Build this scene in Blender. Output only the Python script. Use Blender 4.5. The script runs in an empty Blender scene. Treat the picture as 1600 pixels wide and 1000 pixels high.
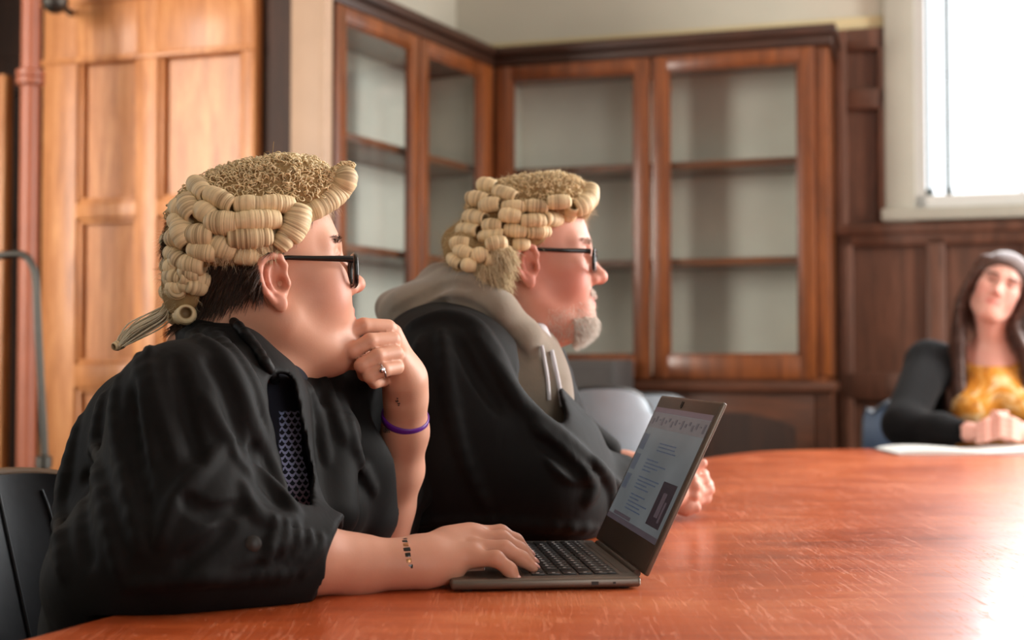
import bpy, bmesh, math, random
import numpy as np
from mathutils import Matrix, Vector

SC = bpy.context.scene
COL = SC.collection

# ------------------------------------------------------------------ camera
FPX, HOR, CZ = 2100.0, 565.0, 1.012          # focal length in pixels, horizon row, lens height
TH = math.atan((HOR - 500.0) / FPX)
cam_d = bpy.data.cameras.new('camera')
cam = bpy.data.objects.new('camera', cam_d)
COL.objects.link(cam)
cam.location = (0, 0, CZ)
cam.rotation_euler = (math.pi / 2 + TH, 0, 0)
cam_d.sensor_width = 36.0
cam_d.lens = 36.0 * FPX / 1600.0
cam_d.clip_start = 0.05
cam_d.dof.use_dof = True
cam_d.dof.focus_distance = 1.66
cam_d.dof.aperture_fstop = 3.6
SC.camera = cam

# ------------------------------------------------------------------ view, world, daylight
SC.view_settings.view_transform = 'Standard'
SC.view_settings.look = 'None'
SC.view_settings.gamma = 1.0
SC.view_settings.use_curve_mapping = False
SC.view_settings.exposure = 0.04
try:
    SC.cycles.use_denoising = True
    SC.cycles.max_bounces = 8
    SC.cycles.transparent_max_bounces = 24
except Exception:
    pass

w = bpy.data.worlds.new('world'); SC.world = w
w.use_nodes = True
bg = w.node_tree.nodes['Background']
bg.inputs[0].default_value = (0.93, 0.97, 1.0, 1)
bg.inputs[1].default_value = 2.2


def area(name, loc, target, sx, sy, power, col):
    d = bpy.data.lights.new(name, 'AREA')
    d.shape = 'RECTANGLE'; d.size = sx; d.size_y = sy; d.energy = power; d.color = col
    o = bpy.data.objects.new(name, d); COL.objects.link(o)
    o.location = loc
    o.rotation_euler = (Vector(target) - Vector(loc)).to_track_quat('-Z', 'Y').to_euler()
    return o


# daylight entering by the tall windows: back wall (in view), right wall, and the wall behind the photographer
area('daylight_back_window', (1.98, 4.50, 2.05), (0.9, 2.1, 0.9), 0.85, 1.9, 45, (0.93, 0.97, 1.0))
area('daylight_right_window', (3.75, 3.0, 2.0), (-0.3, 1.9, 1.0), 1.5, 2.2, 225, (1.0, 0.97, 0.92))
area('daylight_near_window', (2.45, -2.9, 2.0), (0.6, 3.6, 1.2), 1.6, 2.1, 30, (1.0, 0.95, 0.88))
la = area('daylight_left_window', (-3.1, 2.35, 2.0), (-1.05, 4.45, 1.70), 1.1, 1.9, 26, (1.0, 0.90, 0.80))
la.data.spread = math.radians(75)


# ------------------------------------------------------------------ small helpers
def W(px, py, Y):
    """world point seen at photo pixel (px, py) at distance Y down the room"""
    dx = (px - 800.0) / FPX; dz = (500.0 - py) / FPX
    wy = math.cos(TH) - dz * math.sin(TH)
    wz = math.sin(TH) + dz * math.cos(TH)
    s = Y / wy
    return Vector((dx * s, Y, CZ + wz * s))


def WT(px, py, z):
    """world point at pixel, on the horizontal plane z"""
    dx = (px - 800.0) / FPX; dz = (500.0 - py) / FPX
    wy = math.cos(TH) - dz * math.sin(TH)
    wz = math.sin(TH) + dz * math.cos(TH)
    s = (z - CZ) / wz
    return Vector((dx * s, wy * s, z))


def tag(o, label=None, cat=None, group=None, kind=None):
    if label: o['label'] = label
    if cat: o['category'] = cat
    if group: o['group'] = group
    if kind: o['kind'] = kind
    return o


def empty(name, loc=(0, 0, 0), rz=0.0):
    o = bpy.data.objects.new(name, None); COL.objects.link(o)
    o.location = loc; o.rotation_euler = (0, 0, rz); o.empty_display_size = 0.05
    return o


def srgb(r, g, b):
    f = lambda c: (c / 255.0 / 12.92) if c / 255.0 <= 0.04045 else ((c / 255.0 + 0.055) / 1.055) ** 2.4
    return (f(r), f(g), f(b), 1.0)


class Mat:
    """tiny node-graph helper"""
    def __init__(s, name):
        s.m = bpy.data.materials.new(name); s.m.use_nodes = True
        s.nt = s.m.node_tree; s.n = s.nt.nodes; s.l = s.nt.links
        s.b = s.n['Principled BSDF']; s.out = s.n['Material Output']

    def set(s, **k):
        for a, v in k.items():
            s.b.inputs[a.replace('_', ' ')].default_value = v
        return s

    def coord(s, scale=(1, 1, 1), kind='Object', rot=(0, 0, 0)):
        t = s.n.new('ShaderNodeTexCoord'); m = s.n.new('ShaderNodeMapping')
        m.inputs['Scale'].default_value = scale; m.inputs['Rotation'].default_value = rot
        s.l.new(t.outputs[kind], m.inputs[0]); return m.outputs[0]

    def attr(s, name, out='Fac'):
        a = s.n.new('ShaderNodeAttribute'); a.attribute_name = name; return a.outputs[out]

    def noise(s, vec, scale=5, detail=4, rough=0.5, dist=0.0, out='Fac'):
        t = s.n.new('ShaderNodeTexNoise')
        t.inputs['Scale'].default_value = scale; t.inputs['Detail'].default_value = detail
        t.inputs['Roughness'].default_value = rough; t.inputs['Distortion'].default_value = dist
        if vec is not None: s.l.new(vec, t.inputs['Vector'])
        return t.outputs[out]

    def ramp(s, fac, stops):
        r = s.n.new('ShaderNodeValToRGB'); e = r.color_ramp.elements
        while len(e) > 1: e.remove(e[0])
        e[0].position = stops[0][0]; e[0].color = stops[0][1]
        for p, c in stops[1:]:
            q = e.new(p); q.color = c
        s.l.new(fac, r.inputs[0]); return r.outputs[0]

    def math(s, op, a, b=None, c=None):
        m = s.n.new('ShaderNodeMath'); m.operation = op
        for i, v in enumerate((a, b, c)):
            if v is None: continue
            if isinstance(v, (int, float)): m.inputs[i].default_value = v
            else: s.l.new(v, m.inputs[i])
        return m.outputs[0]

    def mix(s, fac, a, b):
        m = s.n.new('ShaderNodeMix'); m.data_type = 'RGBA'
        for i, v in ((0, fac), (6, a), (7, b)):
            if isinstance(v, (int, float)): m.inputs[i].default_value = v
            elif isinstance(v, tuple): m.inputs[i].default_value = v
            else: s.l.new(v, m.inputs[i])
        return m.outputs[2]

    def to(s, sock, name):
        s.l.new(sock, s.b.inputs[name]); return s

    def bump(s, h, strength=0.3, dist=0.01):
        b = s.n.new('ShaderNodeBump'); b.inputs['Strength'].default_value = strength
        b.inputs['Distance'].default_value = dist
        s.l.new(h, b.inputs['Height']); s.l.new(b.outputs[0], s.b.inputs['Normal']); return s


def plain(name, col, rough=0.5, metal=0.0, var=0.12, scale=30, bump=0.0, **k):
    """a procedural material: a base colour with slight mottling and optional grain"""
    M = Mat(name)
    v = M.coord()
    n = M.noise(v, scale, 4)
    d = tuple(max(0, c * (1 - var)) for c in col[:3]) + (1,)
    u = tuple(min(1, c * (1 + var)) for c in col[:3]) + (1,)
    M.to(M.ramp(n, [(0.3, d), (0.7, u)]), 'Base Color')
    M.set(Roughness=rough, Metallic=metal, **k)
    if bump: M.bump(n, bump, 0.002)
    return M.m


def wood(name, dark, mid, light, rough=0.4, axis='Z', scale=1.0, coat=0.0, bump=0.08):
    M = Mat(name)
    st = {'Z': (9, 9, 0.9), 'X': (0.9, 9, 9), 'Y': (9, 0.9, 9)}[axis]
    v = M.coord(tuple(a * scale for a in st))
    n1 = M.noise(v, 2.2, 6, 0.6, 1.3)
    v2 = M.coord(tuple(a * scale * 7 for a in st))
    n2 = M.noise(v2, 3.0, 3, 0.6)
    f = M.math('ADD', M.math('MULTIPLY', n1, 0.75), M.math('MULTIPLY', n2, 0.25))
    M.to(M.ramp(f, [(0.33, dark), (0.5, mid), (0.66, light)]), 'Base Color')
    M.set(Roughness=rough, Coat_Weight=coat, Coat_Roughness=0.15)
    M.bump(n2, bump, 0.002)
    return M.m


class MB:
    """collects simple shapes and links them as ONE mesh object"""
    def __init__(s):
        s.bm = bmesh.new()

    def box(s, lo, hi, M=None, bev=0.0, seg=2):
        r = bmesh.ops.create_cube(s.bm, size=1.0)
        vs = r['verts']
        lo = Vector(lo); hi = Vector(hi)
        for v in vs:
            v.co = Vector(((v.co[i] + 0.5) * (hi[i] - lo[i]) + lo[i]) for i in range(3))
        if bev > 0:
            es = list({e for v in vs for e in v.link_edges})
            rb = bmesh.ops.bevel(s.bm, geom=es + vs, offset=bev, segments=seg, affect='EDGES', profile=0.5)
            vs = list({v for f in rb['faces'] for v in f.verts} | {v for v in vs if v.is_valid})
        if M is not None:
            for v in vs: v.co = M @ v.co
        return s

    def poly(s, pts, z0, z1, M=None, bev=0.0):
        """prism from an outline in XY"""
        vb = [s.bm.verts.new((p[0], p[1], z0)) for p in pts]
        vt = [s.bm.verts.new((p[0], p[1], z1)) for p in pts]
        s.bm.faces.new(vb[::-1]); s.bm.faces.new(vt)
        n = len(pts)
        for i in range(n):
            s.bm.faces.new((vb[i], vb[(i + 1) % n], vt[(i + 1) % n], vt[i]))
        if M is not None:
            for v in vb + vt: v.co = M @ v.co
        return s

    def tube(s, pts, r, n=12, cap=True, closed=False):
        pts = [Vector(p) for p in pts]
        rr = r if hasattr(r, '__len__') else [r] * len(pts)
        rings = []; prev = None
        N = len(pts)
        for i, p in enumerate(pts):
            if closed:
                t = (pts[(i + 1) % N] - pts[i - 1])
            else:
                t = (pts[min(i + 1, N - 1)] - pts[max(i - 1, 0)])
            t.normalize()
            if prev is None:
                a = Vector((0, 0, 1)) if abs(t.z) < 0.9 else Vector((1, 0, 0))
                u = t.cross(a).normalized()
            else:
                u = (prev - t * prev.dot(t)).normalized()
            prev = u; v = t.cross(u)
            rings.append([s.bm.verts.new(p + (u * math.cos(q) + v * math.sin(q)) * rr[i])
                          for q in (2 * math.pi * k / n for k in range(n))])
        L = N if closed else N - 1
        for i in range(L):
            a, b = rings[i], rings[(i + 1) % N]
            for k in range(n):
                s.bm.faces.new((a[k], a[(k + 1) % n], b[(k + 1) % n], b[k]))
        if cap and not closed:
            s.bm.faces.new(rings[0][::-1]); s.bm.faces.new(rings[-1])
        return s

    def lathe(s, prof, M=None, n=32):
        rings = []
        for r, z in prof:
            rings.append([s.bm.verts.new((r * math.cos(2 * math.pi * k / n), r * math.sin(2 * math.pi * k / n), z)) for k in range(n)])
        for a, b in zip(rings, rings[1:]):
            for k in range(n):
                s.bm.faces.new((a[k], a[(k + 1) % n], b[(k + 1) % n], b[k]))
        s.bm.faces.new(rings[0][::-1]); s.bm.faces.new(rings[-1])
        if M is not None:
            for R in rings:
                for v in R: v.co = M @ v.co
        return s

    def build(s, name, mat, parent=None, smooth=True, angle=40):
        bmesh.ops.recalc_face_normals(s.bm, faces=s.bm.faces)
        me = bpy.data.meshes.new(name); s.bm.to_mesh(me); s.bm.free()
        me.materials.append(mat)
        if smooth:
            for p in me.polygons: p.use_smooth = True
            me.set_sharp_from_angle(angle=math.radians(angle))
        o = bpy.data.objects.new(name, me); COL.objects.link(o)
        if parent:
            o.parent = parent
        return o


def raw_mesh(name, V, F, mat, parent=None, attrs=None, smooth=True, tris=None):
    """numpy vertices/faces to an object; V given in world space, parent moved by its own inverse"""
    me = bpy.data.meshes.new(name)
    V = np.asarray(V, dtype=np.float32)
    F = np.asarray(F, dtype=np.int32)
    k = F.shape[1]
    me.vertices.add(len(V)); me.vertices.foreach_set('co', V.ravel())
    me.loops.add(F.size); me.loops.foreach_set('vertex_index', F.ravel())
    me.polygons.add(len(F))
    me.polygons.foreach_set('loop_start', np.arange(0, F.size, k, dtype=np.int32))
    me.polygons.foreach_set('loop_total', np.full(len(F), k, dtype=np.int32))
    me.update(calc_edges=True)
    if smooth: me.polygons.foreach_set('use_smooth', np.ones(len(F), dtype=bool))
    for an, av in (attrs or {}).items():
        a = me.attributes.new(an, 'FLOAT', 'POINT'); a.data.foreach_set('value', np.asarray(av, dtype=np.float32))
    me.materials.append(mat)
    o = bpy.data.objects.new(name, me); COL.objects.link(o)
    if parent:
        o.parent = parent
        o.matrix_parent_inverse = parent_world(parent).inverted()
    return o


def parent_world(p):
    M = p.matrix_basis.copy()
    if p.parent: M = parent_world(p.parent) @ p.matrix_parent_inverse @ M
    return M


def adopt(o, parent):
    """parent an object built in world space"""
    o.parent = parent
    o.matrix_parent_inverse = parent_world(parent).inverted()
    return o


# ------------------------------------------------------------------ soft-surface modelling (smooth unions, meshed as one skin)
BIG = 0.08


class Soft:
    def __init__(s, M=None):
        s.P = []; s.M = M or Matrix.Identity(4)

    def _w(s, p): return np.array((s.M @ Vector(p))[:], dtype=np.float64)
    def _s(s): return s.M.to_scale()[0]

    def cap(s, a, b, ra, rb=None, k=0.02, op='u'):
        rb = ra if rb is None else rb
        sc = s._s(); A = s._w(a); B = s._w(b); ra *= sc; rb *= sc
        r = max(ra, rb)
        s.P.append(('c', (A, B, ra, rb), k, op, np.minimum(A, B) - r, np.maximum(A, B) + r)); return s

    def chain(s, pts, rs, k=0.02, op='u'):
        for i in range(len(pts) - 1):
            s.cap(pts[i], pts[i + 1], rs[i] if hasattr(rs, '__len__') else rs, rs[i + 1] if hasattr(rs, '__len__') else rs, k, op)
        return s

    def ell(s, c, r, k=0.02, op='u', rot=None):
        sc = s._s(); C = s._w(c)
        R = s.M.to_3x3().normalized()
        if rot is not None: R = R @ rot
        R = np.array(R)
        r = np.array(r if hasattr(r, '__len__') else (r, r, r)) * sc
        m = r.max()
        s.P.append(('e', (C, r, R), k, op, C - m, C + m)); return s

    def sym(s, f):
        for q in (1, -1): f(q)
        return s

    def box(s, c, h, rad, k=0.01, op='u', rot=None):
        sc = s._s(); C = s._w(c); R = s.M.to_3x3().normalized()
        if rot is not None: R = R @ rot
        R = np.array(R); h = np.array(h) * sc; m = np.linalg.norm(h)
        s.P.append(('b', (C, h, R, rad * sc), k, op, C - m, C + m)); return s

    def pt(s, i): pass

    def dist(s, X, margin=0.035):
        X = np.asarray(X, dtype=np.float64)
        d = np.full(len(X), BIG)
        lo_all = X.min(0) if len(X) else None; hi_all = X.max(0) if len(X) else None
        for t, q, k, op, lo, hi in s.P:
            mg = margin + k
            if (lo - mg > hi_all).any() or (hi + mg < lo_all).any(): continue
            m = np.all((X > lo - mg) & (X < hi + mg), axis=1)
            if not m.any(): continue
            p = X[m]
            if t == 'c':
                A, B, ra, rb = q
                ba = B - A; L = ba @ ba
                h = np.clip(((p - A) @ ba) / L, 0, 1) if L > 1e-12 else np.zeros(len(p))
                e = np.linalg.norm(p - A - h[:, None] * ba, axis=1) - (ra + (rb - ra) * h)
            elif t == 'e':
                C, r, R = q
                u = (p - C) @ R
                k0 = np.linalg.norm(u / r, axis=1); k1 = np.linalg.norm(u / (r * r), axis=1)
                e = np.where(k1 > 1e-9, k0 * (k0 - 1.0) / np.maximum(k1, 1e-9), -r.min())
            else:
                C, h_, R, rad = q
                u = np.abs((p - C) @ R) - (h_ - rad)
                e = np.linalg.norm(np.maximum(u, 0), axis=1) + np.minimum(u.max(1), 0) - rad
            a = d[m]
            if op == 'u':
                hh = np.maximum(k - np.abs(a - e), 0) / k if k > 0 else 0
                d[m] = np.minimum(a, e) - hh * hh * k * 0.25
            elif op == 's':
                e = -e
                hh = np.maximum(k - np.abs(a - e), 0) / k if k > 0 else 0
                d[m] = np.maximum(a, e) + hh * hh * k * 0.25
        return d

    def hit(s, px, py, y0=0.9, y1=6.0):
        """first surface point behind a photo pixel"""
        o = np.array((0, 0, CZ)); t = np.array(W(px, py, 1.0)[:]) - o
        n = np.linalg.norm(t); t = t / n
        q = y0 / t[1]
        for _ in range(260):
            p = o + t * q
            d = s.dist(p[None], margin=0.08)[0]
            if d < 0.0008: return Vector(p)
            q += max(0.0012, d * 0.7)
            if q * t[1] > y1: return None
        return None

    def ridge(s, pts, r, k=0.015, sink=0.3, op='u'):
        """a fold laid along the surface seen through the given photo pixels; r may taper"""
        P = []; base = Soft(); base.P = list(s.P)
        for p in pts:
            h = base.hit(p[0], p[1])
            if h is None: continue
            P.append(h)
        if len(P) < 2: return s
        M = s.M; s.M = Matrix.Identity(4)
        n = len(P)
        rs = [r * (0.35 + 0.65 * math.sin(math.pi * (i + 0.35) / (n - 0.3))) for i in range(n)]
        eye = Vector((0, 0, CZ))
        P = [p + (p - eye).normalized() * (rs[i] * sink) for i, p in enumerate(P)]
        s.chain(P, rs, k, op)
        s.M = M
        return s

    def net(s, h):
        lo = np.min([p[4] for p in s.P if p[3] == 'u'], 0) - 3 * h
        hi = np.max([p[5] for p in s.P if p[3] == 'u'], 0) + 3 * h
        B = 8 * h
        nb = np.ceil((hi - lo) / B).astype(int)
        gi = np.stack(np.meshgrid(*[np.arange(n) for n in nb], indexing='ij'), -1).reshape(-1, 3)
        ctr = lo + (gi + 0.5) * B
        act = []
        for c0 in range(0, len(ctr), 20000):
            d = s.dist(ctr[c0:c0 + 20000], margin=0.08)
            act.append(np.abs(d) < min(B * 0.87 + 0.012, BIG - 0.002))
        gi = gi[np.concatenate(act)]
        a = np.arange(9)
        off = np.stack(np.meshgrid(a, a, a, indexing='ij'), -1).reshape(-1, 3)
        dims = nb * 8 + 2
        key = lambda c: (c[..., 0] * dims[1] + c[..., 1]) * dims[2] + c[..., 2]
        VK = []; VP = []; Q = []
        c8 = np.array([(i, j, k) for i in (0, 1) for j in (0, 1) for k in (0, 1)])
        ed = [(i, j) for i in range(8) for j in range(i + 1, 8) if np.abs(c8[i] - c8[j]).sum() == 1]
        for b0 in range(0, len(gi), 96):
            g = gi[b0:b0 + 96]
            cc = g[:, None, :] * 8 + off[None]
            v = s.dist(lo + cc.reshape(-1, 3) * h).reshape(len(g), 9, 9, 9)
            ins = v < 0
            cnt = np.zeros((len(g), 8, 8, 8), dtype=np.int8)
            for o in c8: cnt += ins[:, o[0]:o[0] + 8, o[1]:o[1] + 8, o[2]:o[2] + 8]
            bi, ci, cj, ck = np.nonzero((cnt > 0) & (cnt < 8))
            if len(bi) == 0: continue
            cell = np.stack([ci, cj, ck], -1)
            cv = np.stack([v[bi, ci + o[0], cj + o[1], ck + o[2]] for o in c8], -1)
            acc = np.zeros((len(bi), 3)); n = np.zeros(len(bi))
            for i, j in ed:
                x, y = cv[:, i], cv[:, j]
                m = (x < 0) != (y < 0)
                t = np.where(m, x / np.where(m, x - y, 1), 0)
                acc += m[:, None] * (c8[i] + t[:, None] * (c8[j] - c8[i])); n += m
            gc = g[bi] * 8 + cell
            VK.append(key(gc)); VP.append(lo + (gc + acc / n[:, None]) * h)
            for ax in range(3):
                o = np.eye(3, dtype=int)[ax]
                A = ins[:, :8, :8, :8]; Bv = ins[:, o[0]:o[0] + 8, o[1]:o[1] + 8, o[2]:o[2] + 8]
                bi, ci, cj, ck = np.nonzero(A != Bv)
                if len(bi) == 0: continue
                gc = g[bi] * 8 + np.stack([ci, cj, ck], -1)
                u = np.eye(3, dtype=int)[(ax + 1) % 3]; w_ = np.eye(3, dtype=int)[(ax + 2) % 3]
                q = np.stack([key(gc), key(gc - u), key(gc - u - w_), key(gc - w_)], -1)
                flip = A[bi, ci, cj, ck]
                q = np.where(flip[:, None], q, q[:, ::-1])
                Q.append(q)
        VK = np.concatenate(VK); VP = np.concatenate(VP); Q = np.concatenate(Q)
        o = np.argsort(VK); VK = VK[o]; VP = VP[o]
        ix = np.searchsorted(VK, Q); ix = np.minimum(ix, len(VK) - 1)
        good = (VK[ix] == Q).all(1)
        return VP, ix[good]

    def grad(s, X, e=0.001):
        g = np.stack([s.dist(X + np.eye(3)[i] * e) - s.dist(X - np.eye(3)[i] * e) for i in range(3)], -1)
        return g / np.maximum(np.linalg.norm(g, axis=1)[:, None], 1e-9)


def relax(V, F, it=1, f=0.5):
    """a little smoothing of a quad skin"""
    for _ in range(it):
        acc = np.zeros_like(V); n = np.zeros(len(V))
        for a, b in ((0, 1), (1, 2), (2, 3), (3, 0)):
            np.add.at(acc, F[:, a], V[F[:, b]]); np.add.at(n, F[:, a], 1)
            np.add.at(acc, F[:, b], V[F[:, a]]); np.add.at(n, F[:, b], 1)
        V = V * (1 - f) + f * acc / np.maximum(n, 1)[:, None]
    return V


def skin(soft, name, h, mat, parent, attrs=None, it=1):
    V, F = soft.net(h)
    V = relax(V, F, it)
    at = attrs(V) if attrs else None
    return raw_mesh(name, V, F, mat, parent, at)


def strands(name, roots, dirs, lens, rad, mat, parent, rng, seg=3, droop=0.3, curl=0.0, side=3):
    """fine hairs: thin tapered three-sided tubes in one mesh"""
    n = len(roots)
    roots = np.asarray(roots); dirs = np.asarray(dirs) / np.linalg.norm(dirs, axis=1)[:, None]
    ref = np.where(np.abs(dirs[:, 2:3]) < 0.9, np.array([[0, 0, 1.0]]), np.array([[1.0, 0, 0]]))
    u = np.cross(dirs, ref); u /= np.linalg.norm(u, axis=1)[:, None]; v = np.cross(dirs, u)
    V = np.zeros((n, seg + 1, side, 3))
    ph = rng.uniform(0, 6.28, n)
    for i in range(seg + 1):
        t = i / seg
        c = roots + dirs * (lens * t)[:, None] + np.array([0, 0, -1.0]) * (droop * lens * t * t)[:, None]
        if curl:
            c = c + (u * np.sin(ph + t * 5)[:, None] + v * np.cos(ph + t * 5)[:, None]) * (curl * t)
        r = rad * (1 - 0.75 * t)
        for k in range(side):
            q = 2 * math.pi * k / side
            V[:, i, k] = c + (u * math.cos(q) + v * math.sin(q)) * r
    F = []
    base = np.arange(n)[:, None] * ((seg + 1) * side)
    for i in range(seg):
        for k in range(side):
            a = i * side + k; b = i * side + (k + 1) % side
            F.append(base + np.array([[a, b, b + side, a + side]]))
    F = np.concatenate(F)
    at = {'hue': np.repeat(rng.uniform(0, 1, n), (seg + 1) * side)}
    return raw_mesh(name, V.reshape(-1, 3), F, mat, parent, at)

# ------------------------------------------------------------------ materials of the room
M_oak = wood('golden_oak_panelling', srgb(150, 92, 48), srgb(186, 122, 70), srgb(208, 148, 94), 0.45, 'Z', 1.0, 0.08)
M_oakdk = wood('shadow_brown_oak', srgb(36, 20, 12), srgb(50, 28, 16), srgb(64, 36, 21), 0.7, 'Z')  # dark oak; its tone also carries the shade of gap and recess
M_case = wood('mahogany_bookcase', srgb(80, 40, 15), srgb(108, 56, 22), srgb(132, 72, 30), 0.38, 'Z', 1.0, 0.3)
M_caseH = wood('mahogany_rail', srgb(80, 40, 15), srgb(108, 56, 22), srgb(132, 72, 30), 0.38, 'X', 1.0, 0.3)
M_corn = wood('dark_cornice', srgb(38, 20, 11), srgb(52, 28, 16), srgb(68, 37, 22), 0.42, 'X')
M_base = wood('dark_bookcase_base', srgb(54, 28, 15), srgb(72, 39, 21), srgb(88, 48, 27), 0.4, 'X')
M_wain = wood('red_brown_panelling', srgb(66, 40, 28), srgb(86, 53, 38), srgb(104, 66, 49), 0.42, 'Z')
M_plaster = plain('grey_cream_plaster', srgb(182, 178, 164), 0.85, 0, 0.03, 4, 0.04)
M_plasterY = plain('cream_cornice_paint', srgb(186, 172, 134), 0.8, 0, 0.04, 6)
M_liner = plain('grey_bookcase_lining', srgb(226, 223, 210), 0.8, 0, 0.05, 5)
M_white = plain('white_gloss_paint', srgb(190, 190, 186), 0.45, 0, 0.03, 8)
M_surround = plain('stone_white_surround', srgb(158, 156, 144), 0.7, 0, 0.04, 8)
M_lead = plain('dull_lead', srgb(84, 96, 98), 0.5, 0.6)
M_chrome = plain('brushed_chrome', srgb(84, 82, 78), 0.5, 1.0, 0.06)
M_copper = plain('painted_pipe', srgb(150, 86, 62), 0.45, 0, 0.08, 12)
M_black = plain('black_plastic', srgb(30, 29, 29), 0.45, 0, 0.1)
M_carpet = plain('dark_floor_boards', srgb(84, 58, 40), 0.6, 0, 0.2, 14, 0.1)
M_ceil = plain('white_ceiling', srgb(226, 222, 212), 0.9, 0, 0.02, 3)


def glass_mat(name, tint=(1, 1, 1, 1), rough=0.02, amount=0.08, base=0.02):
    m = bpy.data.materials.new(name); m.use_nodes = True
    n = m.node_tree.nodes; l = m.node_tree.links; n.clear()
    o = n.new('ShaderNodeOutputMaterial'); mx = n.new('ShaderNodeMixShader')
    t = n.new('ShaderNodeBsdfTransparent'); g = n.new('ShaderNodeBsdfGlossy'); f = n.new('ShaderNodeFresnel')
    ge = n.new('ShaderNodeNewGeometry'); mm = n.new('ShaderNodeMath'); mm.operation = 'MULTIPLY_ADD'
    mm.inputs[1].default_value = -0.8333; mm.inputs[2].default_value = 1.5
    l.new(ge.outputs['Backfacing'], mm.inputs[0]); l.new(mm.outputs[0], f.inputs[0])
    t.inputs[0].default_value = tint; g.inputs['Roughness'].default_value = rough
    tc = n.new('ShaderNodeTexCoord'); nz = n.new('ShaderNodeTexNoise'); nz.inputs['Scale'].default_value = 3.0
    bp = n.new('ShaderNodeBump'); bp.inputs['Strength'].default_value = 0.05; bp.inputs['Distance'].default_value = 0.01
    l.new(tc.outputs['Object'], nz.inputs[0]); l.new(nz.outputs[0], bp.inputs['Height']); l.new(bp.outputs[0], g.inputs['Normal'])
    l.new(f.outputs[0], mx.inputs[0]); l.new(t.outputs[0], mx.inputs[1]); l.new(g.outputs[0], mx.inputs[2])
    l.new(mx.outputs[0], o.inputs[0])
    return m


M_glass = glass_mat('old_cabinet_glass', (0.93, 0.95, 0.95, 1))
M_clear = glass_mat('window_glass', (1, 1, 1, 1))

CX, CY = -0.08, 5.5
M_B = Matrix(((0.955, 0.296, 0, CX), (-0.296, 0.955, 0, CY), (0, 0, 1, 0), (0, 0, 0, 1)))      # back bookcase frame
M_L = Matrix(((0.454, -0.891, 0, CX), (0.891, 0.454, 0, CY), (0, 0, 1, 0), (0, 0, 0, 1)))      # left bookcase frame


def struct(name, mb, mat, M=None, parent=None, angle=30, smooth=True):
    o = mb.build(name, mat, None, smooth, angle)
    if M is not None: o.matrix_basis = M
    if parent: adopt(o, parent)
    else: o['kind'] = 'structure'
    return o


def loc_part(name, mb, mat, M, parent, angle=30):
    o = mb.build(name, mat, None, True, angle); o.matrix_basis = M
    adopt(o, parent)
    return o


# ------------------------------------------------------------------ room shell
struct('floor', MB().box((-3.6, -3.2, -0.06), (4.4, 7.2, 0)), M_carpet)
struct('ceiling', MB().box((-3.6, -3.2, 3.3), (4.4, 7.2, 3.36)), M_ceil)

D = 0.33      # depth of the bookcases; the plastered wall stands behind them
WX0, WX1, WZ0, WZ1 = 1.66, 2.70, 1.62, 3.02     # opening of the window in the back wall
bw = MB()
bw.box((-0.6, D, 0), (WX0, D + 0.28, 3.3))
bw.box((WX1, D, 0), (4.1, D + 0.28, 3.3))
bw.box((WX0, D, 0), (WX1, D + 0.28, WZ0))
bw.box((WX0, D, WZ1), (WX1, D + 0.28, 3.3))
struct('wall_back', bw, M_plaster, M_B)
struct('wall_left', MB().box((-1.165, D, 0), (0.38, D + 0.15, 3.3)), M_plaster, M_L)

# oak panelling wall that turns out of the left wall, with its mouldings
PA = Vector((-0.829, 4.30, 0)); PD = Vector((-0.955, 0.296, 0)).normalized()
KP = 4.5 / 4.3
M_P = Matrix(((0.955, 0.296, 0, PA.x * KP), (-0.296, 0.955, 0, PA.y * KP), (0, 0, 1, CZ * (1 - KP)), (0, 0, 0, 1))) @ Matrix.Scale(KP, 4)
pw = MB()
pw.box((-0.80, 0.035, 0), (0.0, 0.055, 2.62))
sx = [(-0.80, -0.665), (-0.435, -0.355), (-0.045, 0.0)]
for a, b in sx: pw.box((a, 0.0, 0), (b, 0.036, 2.62), None, 0.004)
for z0, z1 in ((0.0, 0.16), (0.925, 1.005), (1.49, 1.545), (2.03, 2.22), (2.56, 2.62)):
    for a, b in ((-0.665, -0.435), (-0.355, -0.045)):
        pw.box((a - 0.002, 0.001, z0), (b + 0.002, 0.036, z1), None, 0.004)
# raised edge mouldings round every panel
for a, b in ((-0.665, -0.435), (-0.355, -0.045)):
    for z0, z1 in ((0.16, 0.925), (1.005, 1.49), (1.545, 2.03), (2.22, 2.56)):
        for q in ((a, z0, a + 0.016, z1), (b - 0.016, z0, b, z1), (a, z0, b, z0 + 0.016), (a, z1 - 0.016, b, z1)):
            pw.box((q[0], 0.012, q[1]), (q[2], 0.036, q[3]), None, 0.005)
struct('wall_left_panelling', pw, M_oak, M_P)
struct('trim_1', MB().box((-0.81, -0.012, 2.215), (0.004, 0.03, 2.245), None, 0.008).box((-0.81, -0.008, 2.015), (0.004, 0.02, 2.035), None, 0.006), M_oak, M_P)
struct('wall_left_upper', MB().box((-0.80, 0.0, 2.62), (0.0, 0.055, 3.17)), M_plaster, M_P)
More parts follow.
